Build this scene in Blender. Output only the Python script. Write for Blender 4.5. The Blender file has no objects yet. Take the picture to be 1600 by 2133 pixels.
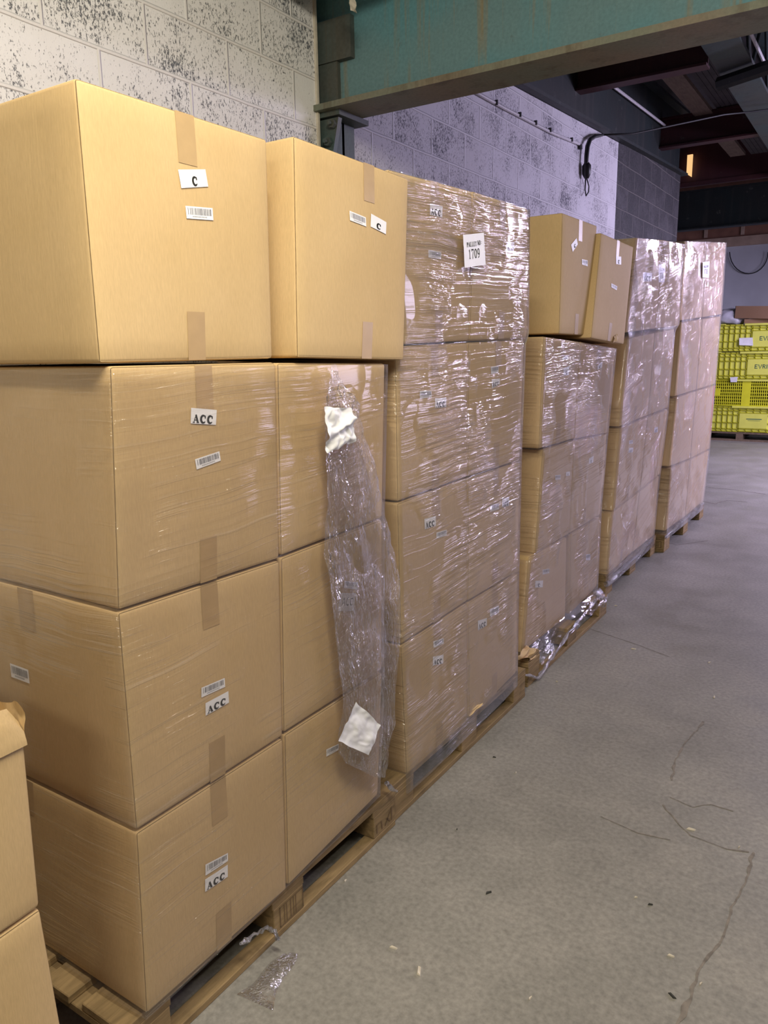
import bpy, bmesh, math, random
from mathutils import Vector, Matrix, noise
random.seed(7)
sc = bpy.context.scene
col = sc.collection
PI = math.pi

# ------------------------------------------------------------------ camera, light, exposure
R = Matrix(((0.83769321, -0.09991492, 0.53692373),
            (0.5459056, 0.18205437, -0.81782839),
            (-0.01603605, 0.97819896, 0.20704983)))
FPX = 1588.0
EYE = Vector((0, 0, 1.62))
cam_d = bpy.data.cameras.new('camera'); cam = bpy.data.objects.new('camera', cam_d); col.objects.link(cam)
cam.matrix_world = Matrix.Translation(EYE) @ R.to_4x4()
cam_d.sensor_fit = 'VERTICAL'; cam_d.sensor_height = 24.0; cam_d.lens = 24.0 * FPX / 2133.0
cam_d.clip_start = 0.02; cam_d.clip_end = 100
sc.camera = cam
sc.view_settings.view_transform = 'Standard'; sc.view_settings.look = 'None'
sc.view_settings.gamma = 1.0; sc.view_settings.use_curve_mapping = False
sc.view_settings.exposure = 0.06

w = bpy.data.worlds.new('world'); sc.world = w; w.use_nodes = True
w.node_tree.nodes['Background'].inputs[0].default_value = (0.80, 0.78, 0.86, 1)
w.node_tree.nodes['Background'].inputs[1].default_value = 0.10

WARM = (1.0, 0.92, 0.75); COOL = (0.78, 0.69, 1.0)
def tube(name, loc, sx, sy, power, color, rot=(0, 0, 0)):
    d = bpy.data.lights.new(name, 'AREA'); d.shape = 'RECTANGLE'; d.size = sx; d.size_y = sy
    d.energy = power; d.color = color
    o = bpy.data.objects.new(name, d); o.location = loc; o.rotation_euler = rot; col.objects.link(o)
    return o
# fluorescent battens of the near bay (warm) and far bay (cool), plus added glint lights
tube('lamp_near_bay', (-0.15, 0.55, 3.25), 1.2, 0.12, 78, WARM, (math.radians(12), math.radians(24), 0))
tube('glint_light_near', (0.8, 2.6, 3.0), 0.10, 1.2, 14, WARM, (0, math.radians(30), 0))  # added unseen light, gives the nearest film its glints
tube('lamp_near_bay_rear', (0.3, -2.2, 3.3), 1.5, 0.14, 36, WARM, (math.radians(40), math.radians(20), 0))
tube('lamp_far_bay', (1.7, 9.6, 3.0), 0.12, 2.4, 210, COOL, (math.radians(-14), math.radians(45), 0))
tube('glint_light_far', (0.1, 12.2, 3.1), 0.12, 2.0, 140, COOL, (math.radians(-10), math.radians(20), 0))  # added unseen light, placed for glints on the fourth stack's film
# added unseen cool fill by the right-hand wall, brightens the far box fronts
tube('cool_side_fill', (5.1, 10.2, 1.9), 2.6, 2.4, 185, COOL, (math.radians(90), 0, math.radians(98)))

# ------------------------------------------------------------------ measuring helpers
def _ray(px, py):
    return R @ Vector((px - 800.0, -(py - 1066.5), -FPX))
def onx(px, py, x):
    r = _ray(px, py); return EYE + r * ((x - EYE.x) / r.x)
def ony(px, py, y):
    r = _ray(px, py); return EYE + r * ((y - EYE.y) / r.y)
def onz(px, py, z):
    r = _ray(px, py); return EYE + r * ((z - EYE.z) / r.z)

# ------------------------------------------------------------------ object helpers
def mesh(name, verts, faces, mat, parent=None, base=None, smooth=False):
    b = base if base is not None else (parent.get('_b') if parent else None)
    b = Vector(b) if b is not None else Vector((0, 0, 0))
    me = bpy.data.meshes.new(name)
    me.from_pydata([tuple(Vector(v) - b) for v in verts], [], faces)
    me.update()
    if smooth:
        for p in me.polygons: p.use_smooth = True
    o = bpy.data.objects.new(name, me); col.objects.link(o)
    if mat: me.materials.append(mat)
    if parent: o.parent = parent
    elif base is not None: o.location = b
    return o
BASES = {}
def thing(name, label, cat, loc, group=None):
    o = bpy.data.objects.new(name, None); col.objects.link(o)
    o.location = loc; o.empty_display_size = 0.1
    o['label'] = label; o['category'] = cat
    if group: o['group'] = group
    BASES[o.name] = Vector(loc)
    return o
def part(name, verts, faces, mat, parent, smooth=False):
    p = parent
    while p.name not in BASES: p = p.parent
    b = BASES[p.name]
    o = mesh(name, verts, faces, mat, None, None, smooth)
    me = o.data
    me.transform(Matrix.Translation(-b))
    o.parent = parent
    return o
def tag(o, label, cat, group=None, kind=None):
    o['label'] = label; o['category'] = cat
    if group: o['group'] = group
    if kind: o['kind'] = kind
    return o
def struct(name, verts, faces, mat, smooth=False):
    o = mesh(name, verts, faces, mat, smooth=smooth); o['kind'] = 'structure'; return o
class MB:
    def __init__(s): s.v = []; s.f = []
    def box(s, x0, x1, y0, y1, z0, z1, m=None):
        n = len(s.v)
        pts = [(x, y, z) for z in (z0, z1) for y in (y0, y1) for x in (x0, x1)]
        if m: pts = [m @ Vector(p) for p in pts]
        s.v += pts
        s.f += [tuple(n + i for i in q) for q in ((0, 2, 3, 1), (4, 5, 7, 6), (0, 1, 5, 4), (2, 6, 7, 3), (0, 4, 6, 2), (1, 3, 7, 5))]
        return s
    def hexa(s, p):   # 8 points: bottom 4 (ccw), top 4
        n = len(s.v); s.v += list(p)
        s.f += [tuple(n + i for i in q) for q in ((3, 2, 1, 0), (4, 5, 6, 7), (0, 1, 5, 4), (1, 2, 6, 5), (2, 3, 7, 6), (3, 0, 4, 7))]
        return s
    def tube(s, pts, r, seg=8):
        pts = [Vector(p) for p in pts]; n0 = len(s.v)
        for i, p in enumerate(pts):
            t = (pts[min(i + 1, len(pts) - 1)] - pts[max(i - 1, 0)]).normalized()
            a = t.orthogonal().normalized() if i == 0 else (pa - t * pa.dot(t)).normalized()
            pa = a; b = t.cross(a)
            rr = r[i] if isinstance(r, (list, tuple)) else r
            for k in range(seg):
                an = 2 * PI * k / seg
                s.v.append(p + a * math.cos(an) * rr + b * math.sin(an) * rr)
        for i in range(len(pts) - 1):
            for k in range(seg):
                k2 = (k + 1) % seg
                s.f.append((n0 + i * seg + k, n0 + i * seg + k2, n0 + (i + 1) * seg + k2, n0 + (i + 1) * seg + k))
        s.f.append(tuple(n0 + k for k in reversed(range(seg)))); e = n0 + (len(pts) - 1) * seg
        s.f.append(tuple(e + k for k in range(seg)))
        return s
def bevel(o, wd=0.003, seg=2):
    bm = bmesh.new(); bm.from_mesh(o.data)
    bmesh.ops.bevel(bm, geom=bm.edges[:], offset=wd, segments=seg, affect='EDGES', profile=0.5)
    bm.to_mesh(o.data); bm.free(); return o

# ------------------------------------------------------------------ materials
class NT:
    def __init__(s, name):
        s.m = bpy.data.materials.new(name); s.m.use_nodes = True; s.t = s.m.node_tree; s.n = s.t.nodes; s.n.clear()
        s.out = s.n.new('ShaderNodeOutputMaterial')
    def __call__(s, typ, ins=None, **kw):
        nd = s.n.new(typ)
        for k, v in kw.items(): setattr(nd, k, v)
        for k, v in (ins or {}).items():
            if isinstance(v, tuple) and len(v) == 2 and hasattr(v[0], 'outputs'): s.t.links.new(v[0].outputs[v[1]], nd.inputs[k])
            elif hasattr(v, 'outputs'): s.t.links.new(v.outputs[0], nd.inputs[k])
            else: nd.inputs[k].default_value = v
        return nd
    def ramp(s, fac, stops):
        r = s.n.new('ShaderNodeValToRGB'); s.t.links.new(fac.outputs[0], r.inputs[0])
        cr = r.color_ramp
        while len(cr.elements) > len(stops): cr.elements.remove(cr.elements[-1])
        while len(cr.elements) < len(stops): cr.elements.new(0.5)
        for e, (p, c) in zip(cr.elements, stops):
            e.position = p; e.color = (c, c, c, 1) if not isinstance(c, tuple) else (*c[:3], 1)
        return r
    def mix(s, fac, a, b, blend='MIX'):
        nd = s.n.new('ShaderNodeMix'); nd.data_type = 'RGBA'; nd.blend_type = blend
        for i, v in ((0, fac), (6, a), (7, b)):
            if hasattr(v, 'outputs'): s.t.links.new((v.outputs[2] if v.bl_idname == 'ShaderNodeMix' and v.data_type == 'RGBA' else v.outputs[0]), nd.inputs[i])
            elif isinstance(v, tuple): nd.inputs[i].default_value = (*v[:3], 1)
            else: nd.inputs[i].default_value = v
        return nd
    def math(s, op, a, b=0.0, clamp=False):
        nd = s.n.new('ShaderNodeMath'); nd.operation = op; nd.use_clamp = clamp
        for i, v in ((0, a), (1, b)):
            if hasattr(v, 'outputs'): s.t.links.new(v.outputs[0], nd.inputs[i])
            else: nd.inputs[i].default_value = v
        return nd
    def surf(s, sh): s.t.links.new(sh.outputs[0], s.out.inputs[0]); return s.m
    def bsdf(s, base, rough=0.6, bump=None, bs=0.3, dist=0.002, metal=0.0, spec=0.5, extra=None):
        b = s.n.new('ShaderNodeBsdfPrincipled')
        def put(k, v):
            if hasattr(v, 'outputs'): s.t.links.new((v.outputs[2] if v.bl_idname == 'ShaderNodeMix' and v.data_type == 'RGBA' else v.outputs[0]), b.inputs[k])
            elif isinstance(v, tuple): b.inputs[k].default_value = (*v[:3], 1)
            else: b.inputs[k].default_value = v
        put('Base Color', base); put('Roughness', rough); put('Metallic', metal); put('Specular IOR Level', spec)
        for k, v in (extra or {}).items(): put(k, v)
        if bump:
            bn = s('ShaderNodeBump', {'Strength': bs, 'Distance': dist}); s.t.links.new(bump.outputs[0], bn.inputs['Height'])
            s.t.links.new(bn.outputs[0], b.inputs['Normal'])
        return s.surf(b)
def wpos(t, scale=(1, 1, 1), rot=(0, 0, 0)):
    g = t('ShaderNodeNewGeometry')
    return t('ShaderNodeMapping', {'Vector': (g, 'Position'), 'Scale': scale, 'Rotation': rot})
def opos(t, scale=(1, 1, 1), rot=(0, 0, 0), loc=(0, 0, 0)):
    g = t('ShaderNodeTexCoord')
    return t('ShaderNodeMapping', {'Vector': (g, 'Object'), 'Scale': scale, 'Rotation': rot, 'Location': loc})
def noi(t, v, sc_, det=3, rough=0.5, dist=0.0):
    return t('ShaderNodeTexNoise', {'Vector': v, 'Scale': sc_, 'Detail': det, 'Roughness': rough, 'Distortion': dist})

def plain(name, c, rough=0.6, metal=0.0, nscale=40, var=0.12):
    t = NT(name); p = opos(t); n = noi(t, p, nscale, 4)
    f = t.ramp(n, [(0.3, 1 - var), (0.7, 1 + var)])
    cc = t.mix(1.0, c, f, 'MULTIPLY')
    return t.bsdf(cc, rough, n, 0.15, 0.001, metal)

def make_cardboard(name='cardboard', c=(0.59, 0.42, 0.215)):
    t = NT(name)
    p = opos(t)
    big = noi(t, p, 3.0, 3, 0.55); fine = noi(t, opos(t, (1, 1, 0.12)), 420, 2, 0.6)
    cor = noi(t, opos(t, (1, 1, 0.01)), 160, 1)
    oi = t('ShaderNodeObjectInfo')
    a = t.mix(t.ramp(big, [(0.35, 0.0), (0.7, 1.0)]), (c[0] * 0.97, c[1] * 0.96, c[2] * 0.92), (c[0] * 1.04, c[1] * 1.05, c[2] * 1.08))
    a = t.mix(1.0, a, t.ramp(fine, [(0.3, 0.93), (0.7, 1.05)]), 'MULTIPLY')
    rv = t('ShaderNodeMapRange', {'Value': (oi, 'Random'), 3: 0.95, 4: 1.04})
    a = t.mix(1.0, a, rv, 'MULTIPLY')
    # scuffs with their own outline
    sn = noi(t, opos(t, (1.2, 1.2, 2.5)), 5.5, 5, 0.7)
    a = t.mix(t.ramp(sn, [(0.70, 0.0), (0.78, 0.35)]), a, (0.42, 0.27, 0.13))
    h = t.math('ADD', t.math('MULTIPLY', big, 0.8), t.math('ADD', t.math('MULTIPLY', fine, 0.12), t.math('MULTIPLY', cor, 0.25)))
    return t.bsdf(a, 0.72, h, 0.35, 0.004, 0, 0.25)
M_CARD = make_cardboard()
M_TAPE = plain('parcel_tape', (0.46, 0.31, 0.145), 0.42, nscale=25, var=0.05)
M_PAPER = plain('white_paper', (0.86, 0.86, 0.88), 0.5, nscale=12, var=0.03)
M_INK = plain('black_ink', (0.012, 0.012, 0.012), 0.95, var=0.1)
M_GREYINK = plain('grey_ink', (0.22, 0.22, 0.24), 0.5, var=0.1)

def make_wood(name, c, dark=0.5):
    t = NT(name); p = opos(t, (7, 1.0, 9)); n = noi(t, p, 6, 5, 0.6, 0.6)
    g = noi(t, opos(t, (1, 1, 1)), 9, 4, 0.6)
    oi = t('ShaderNodeObjectInfo')
    a = t.mix(t.ramp(n, [(0.3, 0.0), (0.7, 1.0)]), (c[0] * dark, c[1] * dark, c[2] * dark), c)
    a = t.mix(t.ramp(g, [(0.55, 0.0), (0.75, 0.6)]), a, (c[0] * 0.35, c[1] * 0.35, c[2] * 0.38))
    a = t.mix(1.0, a, t('ShaderNodeMapRange', {'Value': (oi, 'Random'), 3: 0.75, 4: 1.12}), 'MULTIPLY')
    return t.bsdf(a, 0.8, n, 0.5, 0.003, 0, 0.2)
M_WOOD = make_wood('pallet_wood', (0.36, 0.25, 0.125), 0.55)
M_WOOD2 = make_wood('old_pallet_wood', (0.26, 0.19, 0.13), 0.6)

def make_film(name, tilt=0.12, haze=0.05, streak=0.10, gloss=1.0, wrinkle=1.0, crumple=False, wav=0.045, pr=(0.42, 0.66), tint=(0.97, 0.96, 0.97)):
    t = NT(name)
    g = t('ShaderNodeNewGeometry')
    warp = t('ShaderNodeTexNoise', {'Vector': (g, 'Position'), 'Scale': 2.3, 'Detail': 2})
    # z' = z + tilt*y + low frequency warp
    sep = t('ShaderNodeSeparateXYZ', {'Vector': (g, 'Position')})
    zz = t('ShaderNodeMath', {1: tilt}, operation='MULTIPLY'); t.t.links.new(sep.outputs[1], zz.inputs[0])
    z2 = t('ShaderNodeMath', operation='ADD'); t.t.links.new(sep.outputs[2], z2.inputs[0]); t.t.links.new(zz.outputs[0], z2.inputs[1])
    z3 = t.math('ADD', z2, t.math('MULTIPLY', warp, wav))
    cmb = t('ShaderNodeCombineXYZ'); t.t.links.new(sep.outputs[0], cmb.inputs[0]); t.t.links.new(sep.outputs[1], cmb.inputs[1]); t.t.links.new(z3.outputs[0], cmb.inputs[2])
    if crumple:
        mp = t('ShaderNodeMapping', {'Vector': cmb, 'Scale': (1, 1.6, 0.5)})
        st = t('ShaderNodeTexNoise', {'Vector': mp, 'Scale': 42, 'Detail': 3, 'Roughness': 0.55, 'Distortion': 1.2})
        st2 = t('ShaderNodeTexNoise', {'Vector': mp, 'Scale': 130, 'Detail': 2})
    else:
        mp = t('ShaderNodeMapping', {'Vector': cmb, 'Scale': (0.35, 0.35, 50)})
        st = t('ShaderNodeTexNoise', {'Vector': mp, 'Scale': 1.7, 'Detail': 3, 'Roughness': 0.6})
        mp2 = t('ShaderNodeMapping', {'Vector': cmb, 'Scale': (2.2, 2.2, 120)})
        st2 = t('ShaderNodeTexNoise', {'Vector': mp2, 'Scale': 1.3, 'Detail': 2})
    patch = t('ShaderNodeTexNoise', {'Vector': (g, 'Position'), 'Scale': 3.4, 'Detail': 2, 'Roughness': 0.6})
    pm = t.ramp(patch, [(pr[0], 0.04), (pr[1], 1.0)])
    h = t.math('ADD', t.math('MULTIPLY', st, 1.0), t.math('MULTIPLY', st2, 0.30))
    h = t.math('ADD', h, t.math('MULTIPLY', t.ramp(st, [(0.56, 0.0), (0.62, 1.0)]), 0.35))
    h = t.math('MULTIPLY', h, pm)
    bump = t('ShaderNodeBump', {'Strength': 1.0, 'Distance': 0.024 * wrinkle, 'Height': h})
    tr = t('ShaderNodeBsdfTransparent', {'Color': (*tint, 1)})
    gl = t('ShaderNodeBsdfGlossy', {'Color': (1, 1, 1, 1), 'Roughness': 0.09, 'Normal': bump})
    df = t('ShaderNodeBsdfDiffuse', {'Color': (0.85, 0.84, 0.86, 1), 'Normal': bump})
    fr = t('ShaderNodeFresnel', {'IOR': 1.40, 'Normal': bump})
    fac = t.math('MULTIPLY', t.math('ADD', t.math('MINIMUM', fr, 0.42), t.math('MULTIPLY', pm, 0.03)), 0.95 * gloss, True)
    m1 = t('ShaderNodeMixShader', {0: fac, 1: tr, 2: gl})
    rid = t.math('MULTIPLY', t.ramp(st, [(0.60, 0.0), (0.70, 1.0)]), pm)
    hz = t.math('ADD', t.math('MULTIPLY', rid, streak), haze, True)  # diffuse haze of the film, raised to paint in its reflected veil
    m2 = t('ShaderNodeMixShader', {0: hz, 1: m1, 2: df})
    return t.surf(m2)
M_FILM = make_film('stretch_film', -0.05, 0.03, 0.10, 0.9, 0.4)
M_FILM2 = make_film('stretch_film_tight', -0.04, 0.06, 0.16, 1.25, 0.9, pr=(0.44, 0.70))
M_FILM3 = make_film('stretch_film_heavy', -0.22, 0.11, 0.20, 1.25, 1.1, pr=(0.47, 0.72))
M_LOOSE = make_film('loose_film', 0.0, 0.05, 0.25, 2.2, 2.0, True)
M_SKIRT = make_film('film_skirt_wrap', -0.1, 0.04, 0.10, 0.30, 0.5)
M_SCRAP = make_film('floor_film', 0.0, 0.02, 0.30, 1.6, 1.4, True)
M_WAD = make_film('bunched_film', 0.0, 0.10, 0.3, 2.5, 2.0, True)

def make_floor():
    t = NT('concrete_floor'); p = wpos(t)
    b = noi(t, p, 0.7, 5, 0.6); m = noi(t, p, 3.5, 6, 0.65); f = noi(t, p, 60, 3, 0.6); s = noi(t, p, 13, 5, 0.7)
    a = t.mix(t.ramp(b, [(0.35, 0.0), (0.65, 1.0)]), (0.205, 0.196, 0.176), (0.295, 0.284, 0.258))
    a = t.mix(t.ramp(m, [(0.45, 0.0), (0.72, 0.55)]), a, (0.34, 0.318, 0.286))
    a = t.mix(t.ramp(s, [(0.62, 0.0), (0.72, 0.35)]), a, (0.17, 0.15, 0.13))
    a = t.mix(1.0, a, t.ramp(f, [(0.3, 0.80), (0.7, 1.18)]), 'MULTIPLY')
    r = t.ramp(m, [(0.3, 0.42), (0.7, 0.62)])
    h = t.math('ADD', t.math('MULTIPLY', m, 0.6), t.math('MULTIPLY', f, 0.15))
    return t.bsdf(a, r, h, 0.25, 0.004, 0, 0.4)
M_FLOOR = make_floor()

def make_block(name, paint, pit, joint, z0, pitamt=0.5, mort=0.5):
    t = NT(name); g = t('ShaderNodeNewGeometry')
    sep = t('ShaderNodeSeparateXYZ', {'Vector': (g, 'Position')})
    wob = noi(t, g, 3.0, 2)
    zz = t('ShaderNodeMath', {1: -z0 - 0.006}, operation='ADD'); t.t.links.new(sep.outputs[2], zz.inputs[0])
    z2 = t.math('ADD', zz, t.math('MULTIPLY', wob, 0.012))
    cmb = t('ShaderNodeCombineXYZ'); t.t.links.new(sep.outputs[1], cmb.inputs[0]); t.t.links.new(z2.outputs[0], cmb.inputs[1])
    bk = t('ShaderNodeTexBrick', {'Vector': cmb, 'Color1': (0, 0, 0, 1), 'Color2': (1, 1, 1, 1), 'Mortar': (0.5, 0.5, 0.5, 1), 'Scale': 1.0, 'Mortar Size': 0.009, 'Mortar Smooth': 0.6, 'Brick Width': 0.45, 'Row Height': 0.225, 'Bias': 0.0})
    mf = t('ShaderNodeMath', {1: 1.0}, operation='MULTIPLY'); t.t.links.new(bk.outputs['Fac'], mf.inputs[0])
    pits = t('ShaderNodeTexNoise', {'Vector': t('ShaderNodeMapping', {'Vector': (g, 'Position'), 'Scale': (1, 1, 0.55)}), 'Scale': 150, 'Detail': 4, 'Roughness': 0.7})
    zone = noi(t, g, 4.0, 4, 0.65)
    perb = t('ShaderNodeSeparateColor'); t.t.links.new(bk.outputs['Color'], perb.inputs[0])
    zz2 = t.math('ADD', t.math('MULTIPLY', zone, 0.42), t.math('MULTIPLY', perb, 0.10))
    thr = t.math('ADD', t.math('SUBTRACT', 0.90 - pitamt * 0.3, zz2), t.math('MULTIPLY', mf, 0.5))
    pm = t.math('MULTIPLY', t.math('SUBTRACT', pits, thr), 14, True)
    dirt = noi(t, g, 1.6, 4, 0.6)
    a = t.mix(t.ramp(dirt, [(0.4, 0.0), (0.7, 0.5)]), paint, (paint[0] * 0.86, paint[1] * 0.84, paint[2] * 0.82))
    a = t.mix(pm, a, pit)
    a = t.mix(t.math('MULTIPLY', mf, mort), a, joint)
    h = t.math('SUBTRACT', t.math('MULTIPLY', mf, 1.2), t.math('MULTIPLY', pm, 0.6))
    h = t.math('ADD', h, t.math('MULTIPLY', pits, 0.3))
    return t.bsdf(a, 0.7, h, 0.8, 0.006, 0, 0.3)
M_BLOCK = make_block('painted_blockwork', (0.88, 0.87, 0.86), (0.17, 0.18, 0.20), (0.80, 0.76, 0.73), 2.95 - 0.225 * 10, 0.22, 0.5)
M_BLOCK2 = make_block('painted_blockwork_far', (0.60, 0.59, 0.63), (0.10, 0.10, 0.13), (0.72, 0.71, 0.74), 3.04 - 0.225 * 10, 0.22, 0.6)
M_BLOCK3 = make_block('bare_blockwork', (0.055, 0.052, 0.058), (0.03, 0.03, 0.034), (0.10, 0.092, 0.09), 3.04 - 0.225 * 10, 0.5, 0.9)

def make_steel(name, c, rust, stain=0.5):
    t = NT(name); p = wpos(t)
    n = noi(t, p, 9, 5, 0.65); v = noi(t, wpos(t, (7, 7, 0.35)), 1.4, 4, 0.65); f = noi(t, p, 70, 3)
    big = noi(t, p, 1.8, 3)
    a = t.mix(t.ramp(big, [(0.4, 0.0), (0.65, 1.0)]), c, (c[0] * 0.75, c[1] * 1.1, c[2] * 1.18))
    a = t.mix(t.ramp(v, [(0.52, 0.0), (0.66, stain)]), a, rust)
    a = t.mix(t.ramp(n, [(0.64, 0.0), (0.72, 0.5)]), a, (0.10, 0.10, 0.09))
    a = t.mix(1.0, a, t.ramp(f, [(0.3, 0.88), (0.7, 1.1)]), 'MULTIPLY')
    return t.bsdf(a, 0.55, n, 0.4, 0.004, 0, 0.4)
M_TEAL = make_steel('teal_painted_steel', (0.13, 0.235, 0.25), (0.24, 0.19, 0.10), 1.0)
M_FLANGE = make_steel('dusty_flange', (0.20, 0.17, 0.12), (0.10, 0.08, 0.05), 0.6)
M_COLUMN = make_steel('dusty_column_steel', (0.075, 0.08, 0.07), (0.08, 0.07, 0.05), 0.6)
M_DKGREEN = make_steel('dark_green_steel', (0.011, 0.014, 0.014), (0.03, 0.03, 0.028), 0.5)
M_GIRDER = make_steel('grey_girder_steel', (0.05, 0.058, 0.055), (0.03, 0.03, 0.03), 0.5)
M_RED = make_steel('oxide_red_steel', (0.05, 0.013, 0.016), (0.06, 0.02, 0.02), 0.5)
M_DECK = plain('dark_roof_deck', (0.05, 0.042, 0.045), 0.8, nscale=6, var=0.2)
M_PLANK = make_wood('ceiling_plank', (0.26, 0.19, 0.15), 0.7)
M_CLAD = plain('brown_cladding', (0.24, 0.12, 0.08), 0.6, nscale=5, var=0.2)
M_BATTEN = plain('cladding_batten', (0.42, 0.31, 0.24), 0.6, nscale=8)
M_FARWALL = plain('far_white_wall', (0.50, 0.52, 0.57), 0.7, nscale=1.5, var=0.12)
M_RIGHT = plain('side_wall_paint', (0.36, 0.35, 0.36), 0.7, nscale=1.2, var=0.3)
M_CABLE = plain('black_cable', (0.015, 0.015, 0.017), 0.45)
M_CONDUIT = plain('painted_conduit', (0.5, 0.48, 0.5), 0.5)
M_BROWN = plain('brown_duct', (0.10, 0.075, 0.055), 0.5, nscale=12, var=0.3)
M_CREAM = plain('cream_edge', (0.60, 0.55, 0.45), 0.6, nscale=20)
M_YEL = plain('yellow_plastic', (0.72, 0.72, 0.03), 0.4, nscale=8, var=0.06)
M_YELL = plain('light_yellow_plastic', (0.78, 0.80, 0.14), 0.4, nscale=8, var=0.05)
M_YELR = plain('crate_rib_plastic', (0.50, 0.50, 0.02), 0.4, nscale=8, var=0.06)
M_YELD = plain('crate_interior_shade', (0.10, 0.09, 0.01), 0.7)
M_GRN = plain('dark_green_print', (0.03, 0.13, 0.10), 0.5)
M_BRCARD = make_cardboard('brown_cardboard', (0.33, 0.20, 0.12))
M_BAG = plain('white_plastic_bag', (0.62, 0.62, 0.68), 0.35, nscale=10, var=0.1)
M_STAIN = plain('floor_crack_dirt', (0.20, 0.175, 0.15), 0.8, nscale=30, var=0.35)
M_ORANGE = plain('orange_plastic', (0.75, 0.2, 0.09), 0.5)

# ------------------------------------------------------------------ structure
struct('floor', [(-4, -4, 0), (7, -4, 0), (7, 17, 0), (-4, 17, 0)], [(0, 1, 2, 3)], M_FLOOR)
WX = -2.55
b = MB().box(WX - 0.2, WX, -4, 3.32, 0, 3.45); struct('wall_left', b.v, b.f, M_BLOCK)
# far stretch of the side wall: painted, then bare, its top creeping upwards
def wall_seg(name, y0, y1, z0, z1, mat):
    b = MB().hexa([(WX - .2, y0, 0), (WX, y0, 0), (WX, y1, 0), (WX - .2, y1, 0), (WX - .2, y0, z0), (WX, y0, z0), (WX, y1, z1), (WX - .2, y1, z1)])
    return struct(name, b.v, b.f, mat)
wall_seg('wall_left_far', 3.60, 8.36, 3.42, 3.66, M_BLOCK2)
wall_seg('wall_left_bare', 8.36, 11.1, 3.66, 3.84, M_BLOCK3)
b = MB().box(WX - 0.012, WX + 0.012, 3.32, 3.335, 0, 3.4); struct('trim_1', b.v, b.f, M_CREAM)
# column recess behind near wall
b = MB().box(WX - 0.3, WX - 0.2, 3.2, 3.7, 0, 3.5); struct('wall_recess', b.v, b.f, M_COLUMN)
# far end of the hall
FY = 15.6
b = MB().box(-7, 4, FY, FY + .15, 0, 3.42); struct('wall_back', b.v, b.f, M_FARWALL)
b = MB().box(-7, 4, FY, FY + .15, 3.42, 6.2); struct('wall_back_upper', b.v, b.f, M_CLAD)
b = MB().box(-7.15, -7, 11.1, FY, 0, 6.2); struct('wall_far_side', b.v, b.f, M_FARWALL)
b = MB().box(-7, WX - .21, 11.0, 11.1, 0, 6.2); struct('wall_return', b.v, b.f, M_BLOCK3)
b = MB()
for i in range(16):
    x = -6.2 + i * 0.62; b.box(x, x + 0.06, FY - .03, FY, 3.55, 4.0)
b.box(-7, 4, FY - .06, FY, 3.36, 3.52)
struct('trim_2', b.v, b.f, M_BATTEN)
b = MB().box(5.2, 5.4, -4, 17, 0, 4.7); struct('wall_right', b.v, b.f, M_RIGHT)
b = MB().box(-4, 5.2, -4.2, -4, 0, 3.5); struct('wall_front', b.v, b.f, M_RIGHT)
# ceilings
b = MB().box(-3, 7, -4, 3.2, 3.5, 3.6); struct('ceiling', b.v, b.f, M_DECK)
b = MB().box(-7, 7, 3.7, 17, 4.75, 4.85); struct('ceiling_far', b.v, b.f, M_DECK)

# main teal beam across the hall
t = thing('steel_beam', 'thick teal painted I-beam crossing the room above the pallets, rust streaked', 'beam', (-2.5, 3.4, 2.8))
part('web', *(lambda m: (m.v, m.f))(MB().box(-2.66, 7, 3.40, 3.425, 2.83, 3.40)), M_TEAL, t)
part('bottom_flange', *(lambda m: (m.v, m.f))(MB().box(-2.60, 7, 3.30, 3.545, 2.80, 2.828)), M_FLANGE, t)
part('top_flange', *(lambda m: (m.v, m.f))(MB().box(-2.60, 7, 3.30, 3.545, 3.40, 3.428)), M_FLANGE, t)
o = part('end_plate', *(lambda m: (m.v, m.f))(MB().box(-2.60, -2.45, 3.375, 3.40, 2.84, 3.15)), M_COLUMN, t)
o = part('cleat', *(lambda m: (m.v, m.f))(MB().box(-2.60, -2.36, 3.365, 3.40, 3.03, 3.22)), M_COLUMN, t)
t = thing('steel_column', 'dark dusty steel column bolted under the left end of the teal beam', 'column', (-2.6, 3.45, 0))
part('shaft', *(lambda m: (m.v, m.f))(MB().box(-2.74, -2.50, 3.47, 3.49, 0, 2.8).box(-2.74, -2.72, 3.36, 3.60, 0, 2.8).box(-2.52, -2.50, 3.40, 3.58, 0, 2.8)), M_COLUMN, t)
part('cap_plate', *(lambda m: (m.v, m.f))(MB().box(-2.70, -2.42, 3.34, 3.60, 2.775, 2.80)), M_COLUMN, t)
gm = MB().hexa([(-2.66, 3.36, 2.45), (-2.52, 3.36, 2.45), (-2.52, 3.39, 2.45), (-2.66, 3.39, 2.45), (-2.64, 3.36, 2.77), (-2.44, 3.36, 2.77), (-2.44, 3.39, 2.77), (-2.64, 3.39, 2.77)])
part('gusset', gm.v, gm.f, M_COLUMN, t)
for (x, z) in ((-2.60, 2.70), (-2.50, 2.66), (-2.47, 2.74), (-2.60, 2.58), (-2.53, 2.54), (-2.58, 2.76)):
    m = MB().tube([(x, 3.36, z), (x, 3.335, z)], 0.022, 6).tube([(x, 3.336, z), (x, 3.315, z)], 0.011, 8)
    part('bolt', m.v, m.f, M_COLUMN, t)
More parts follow.
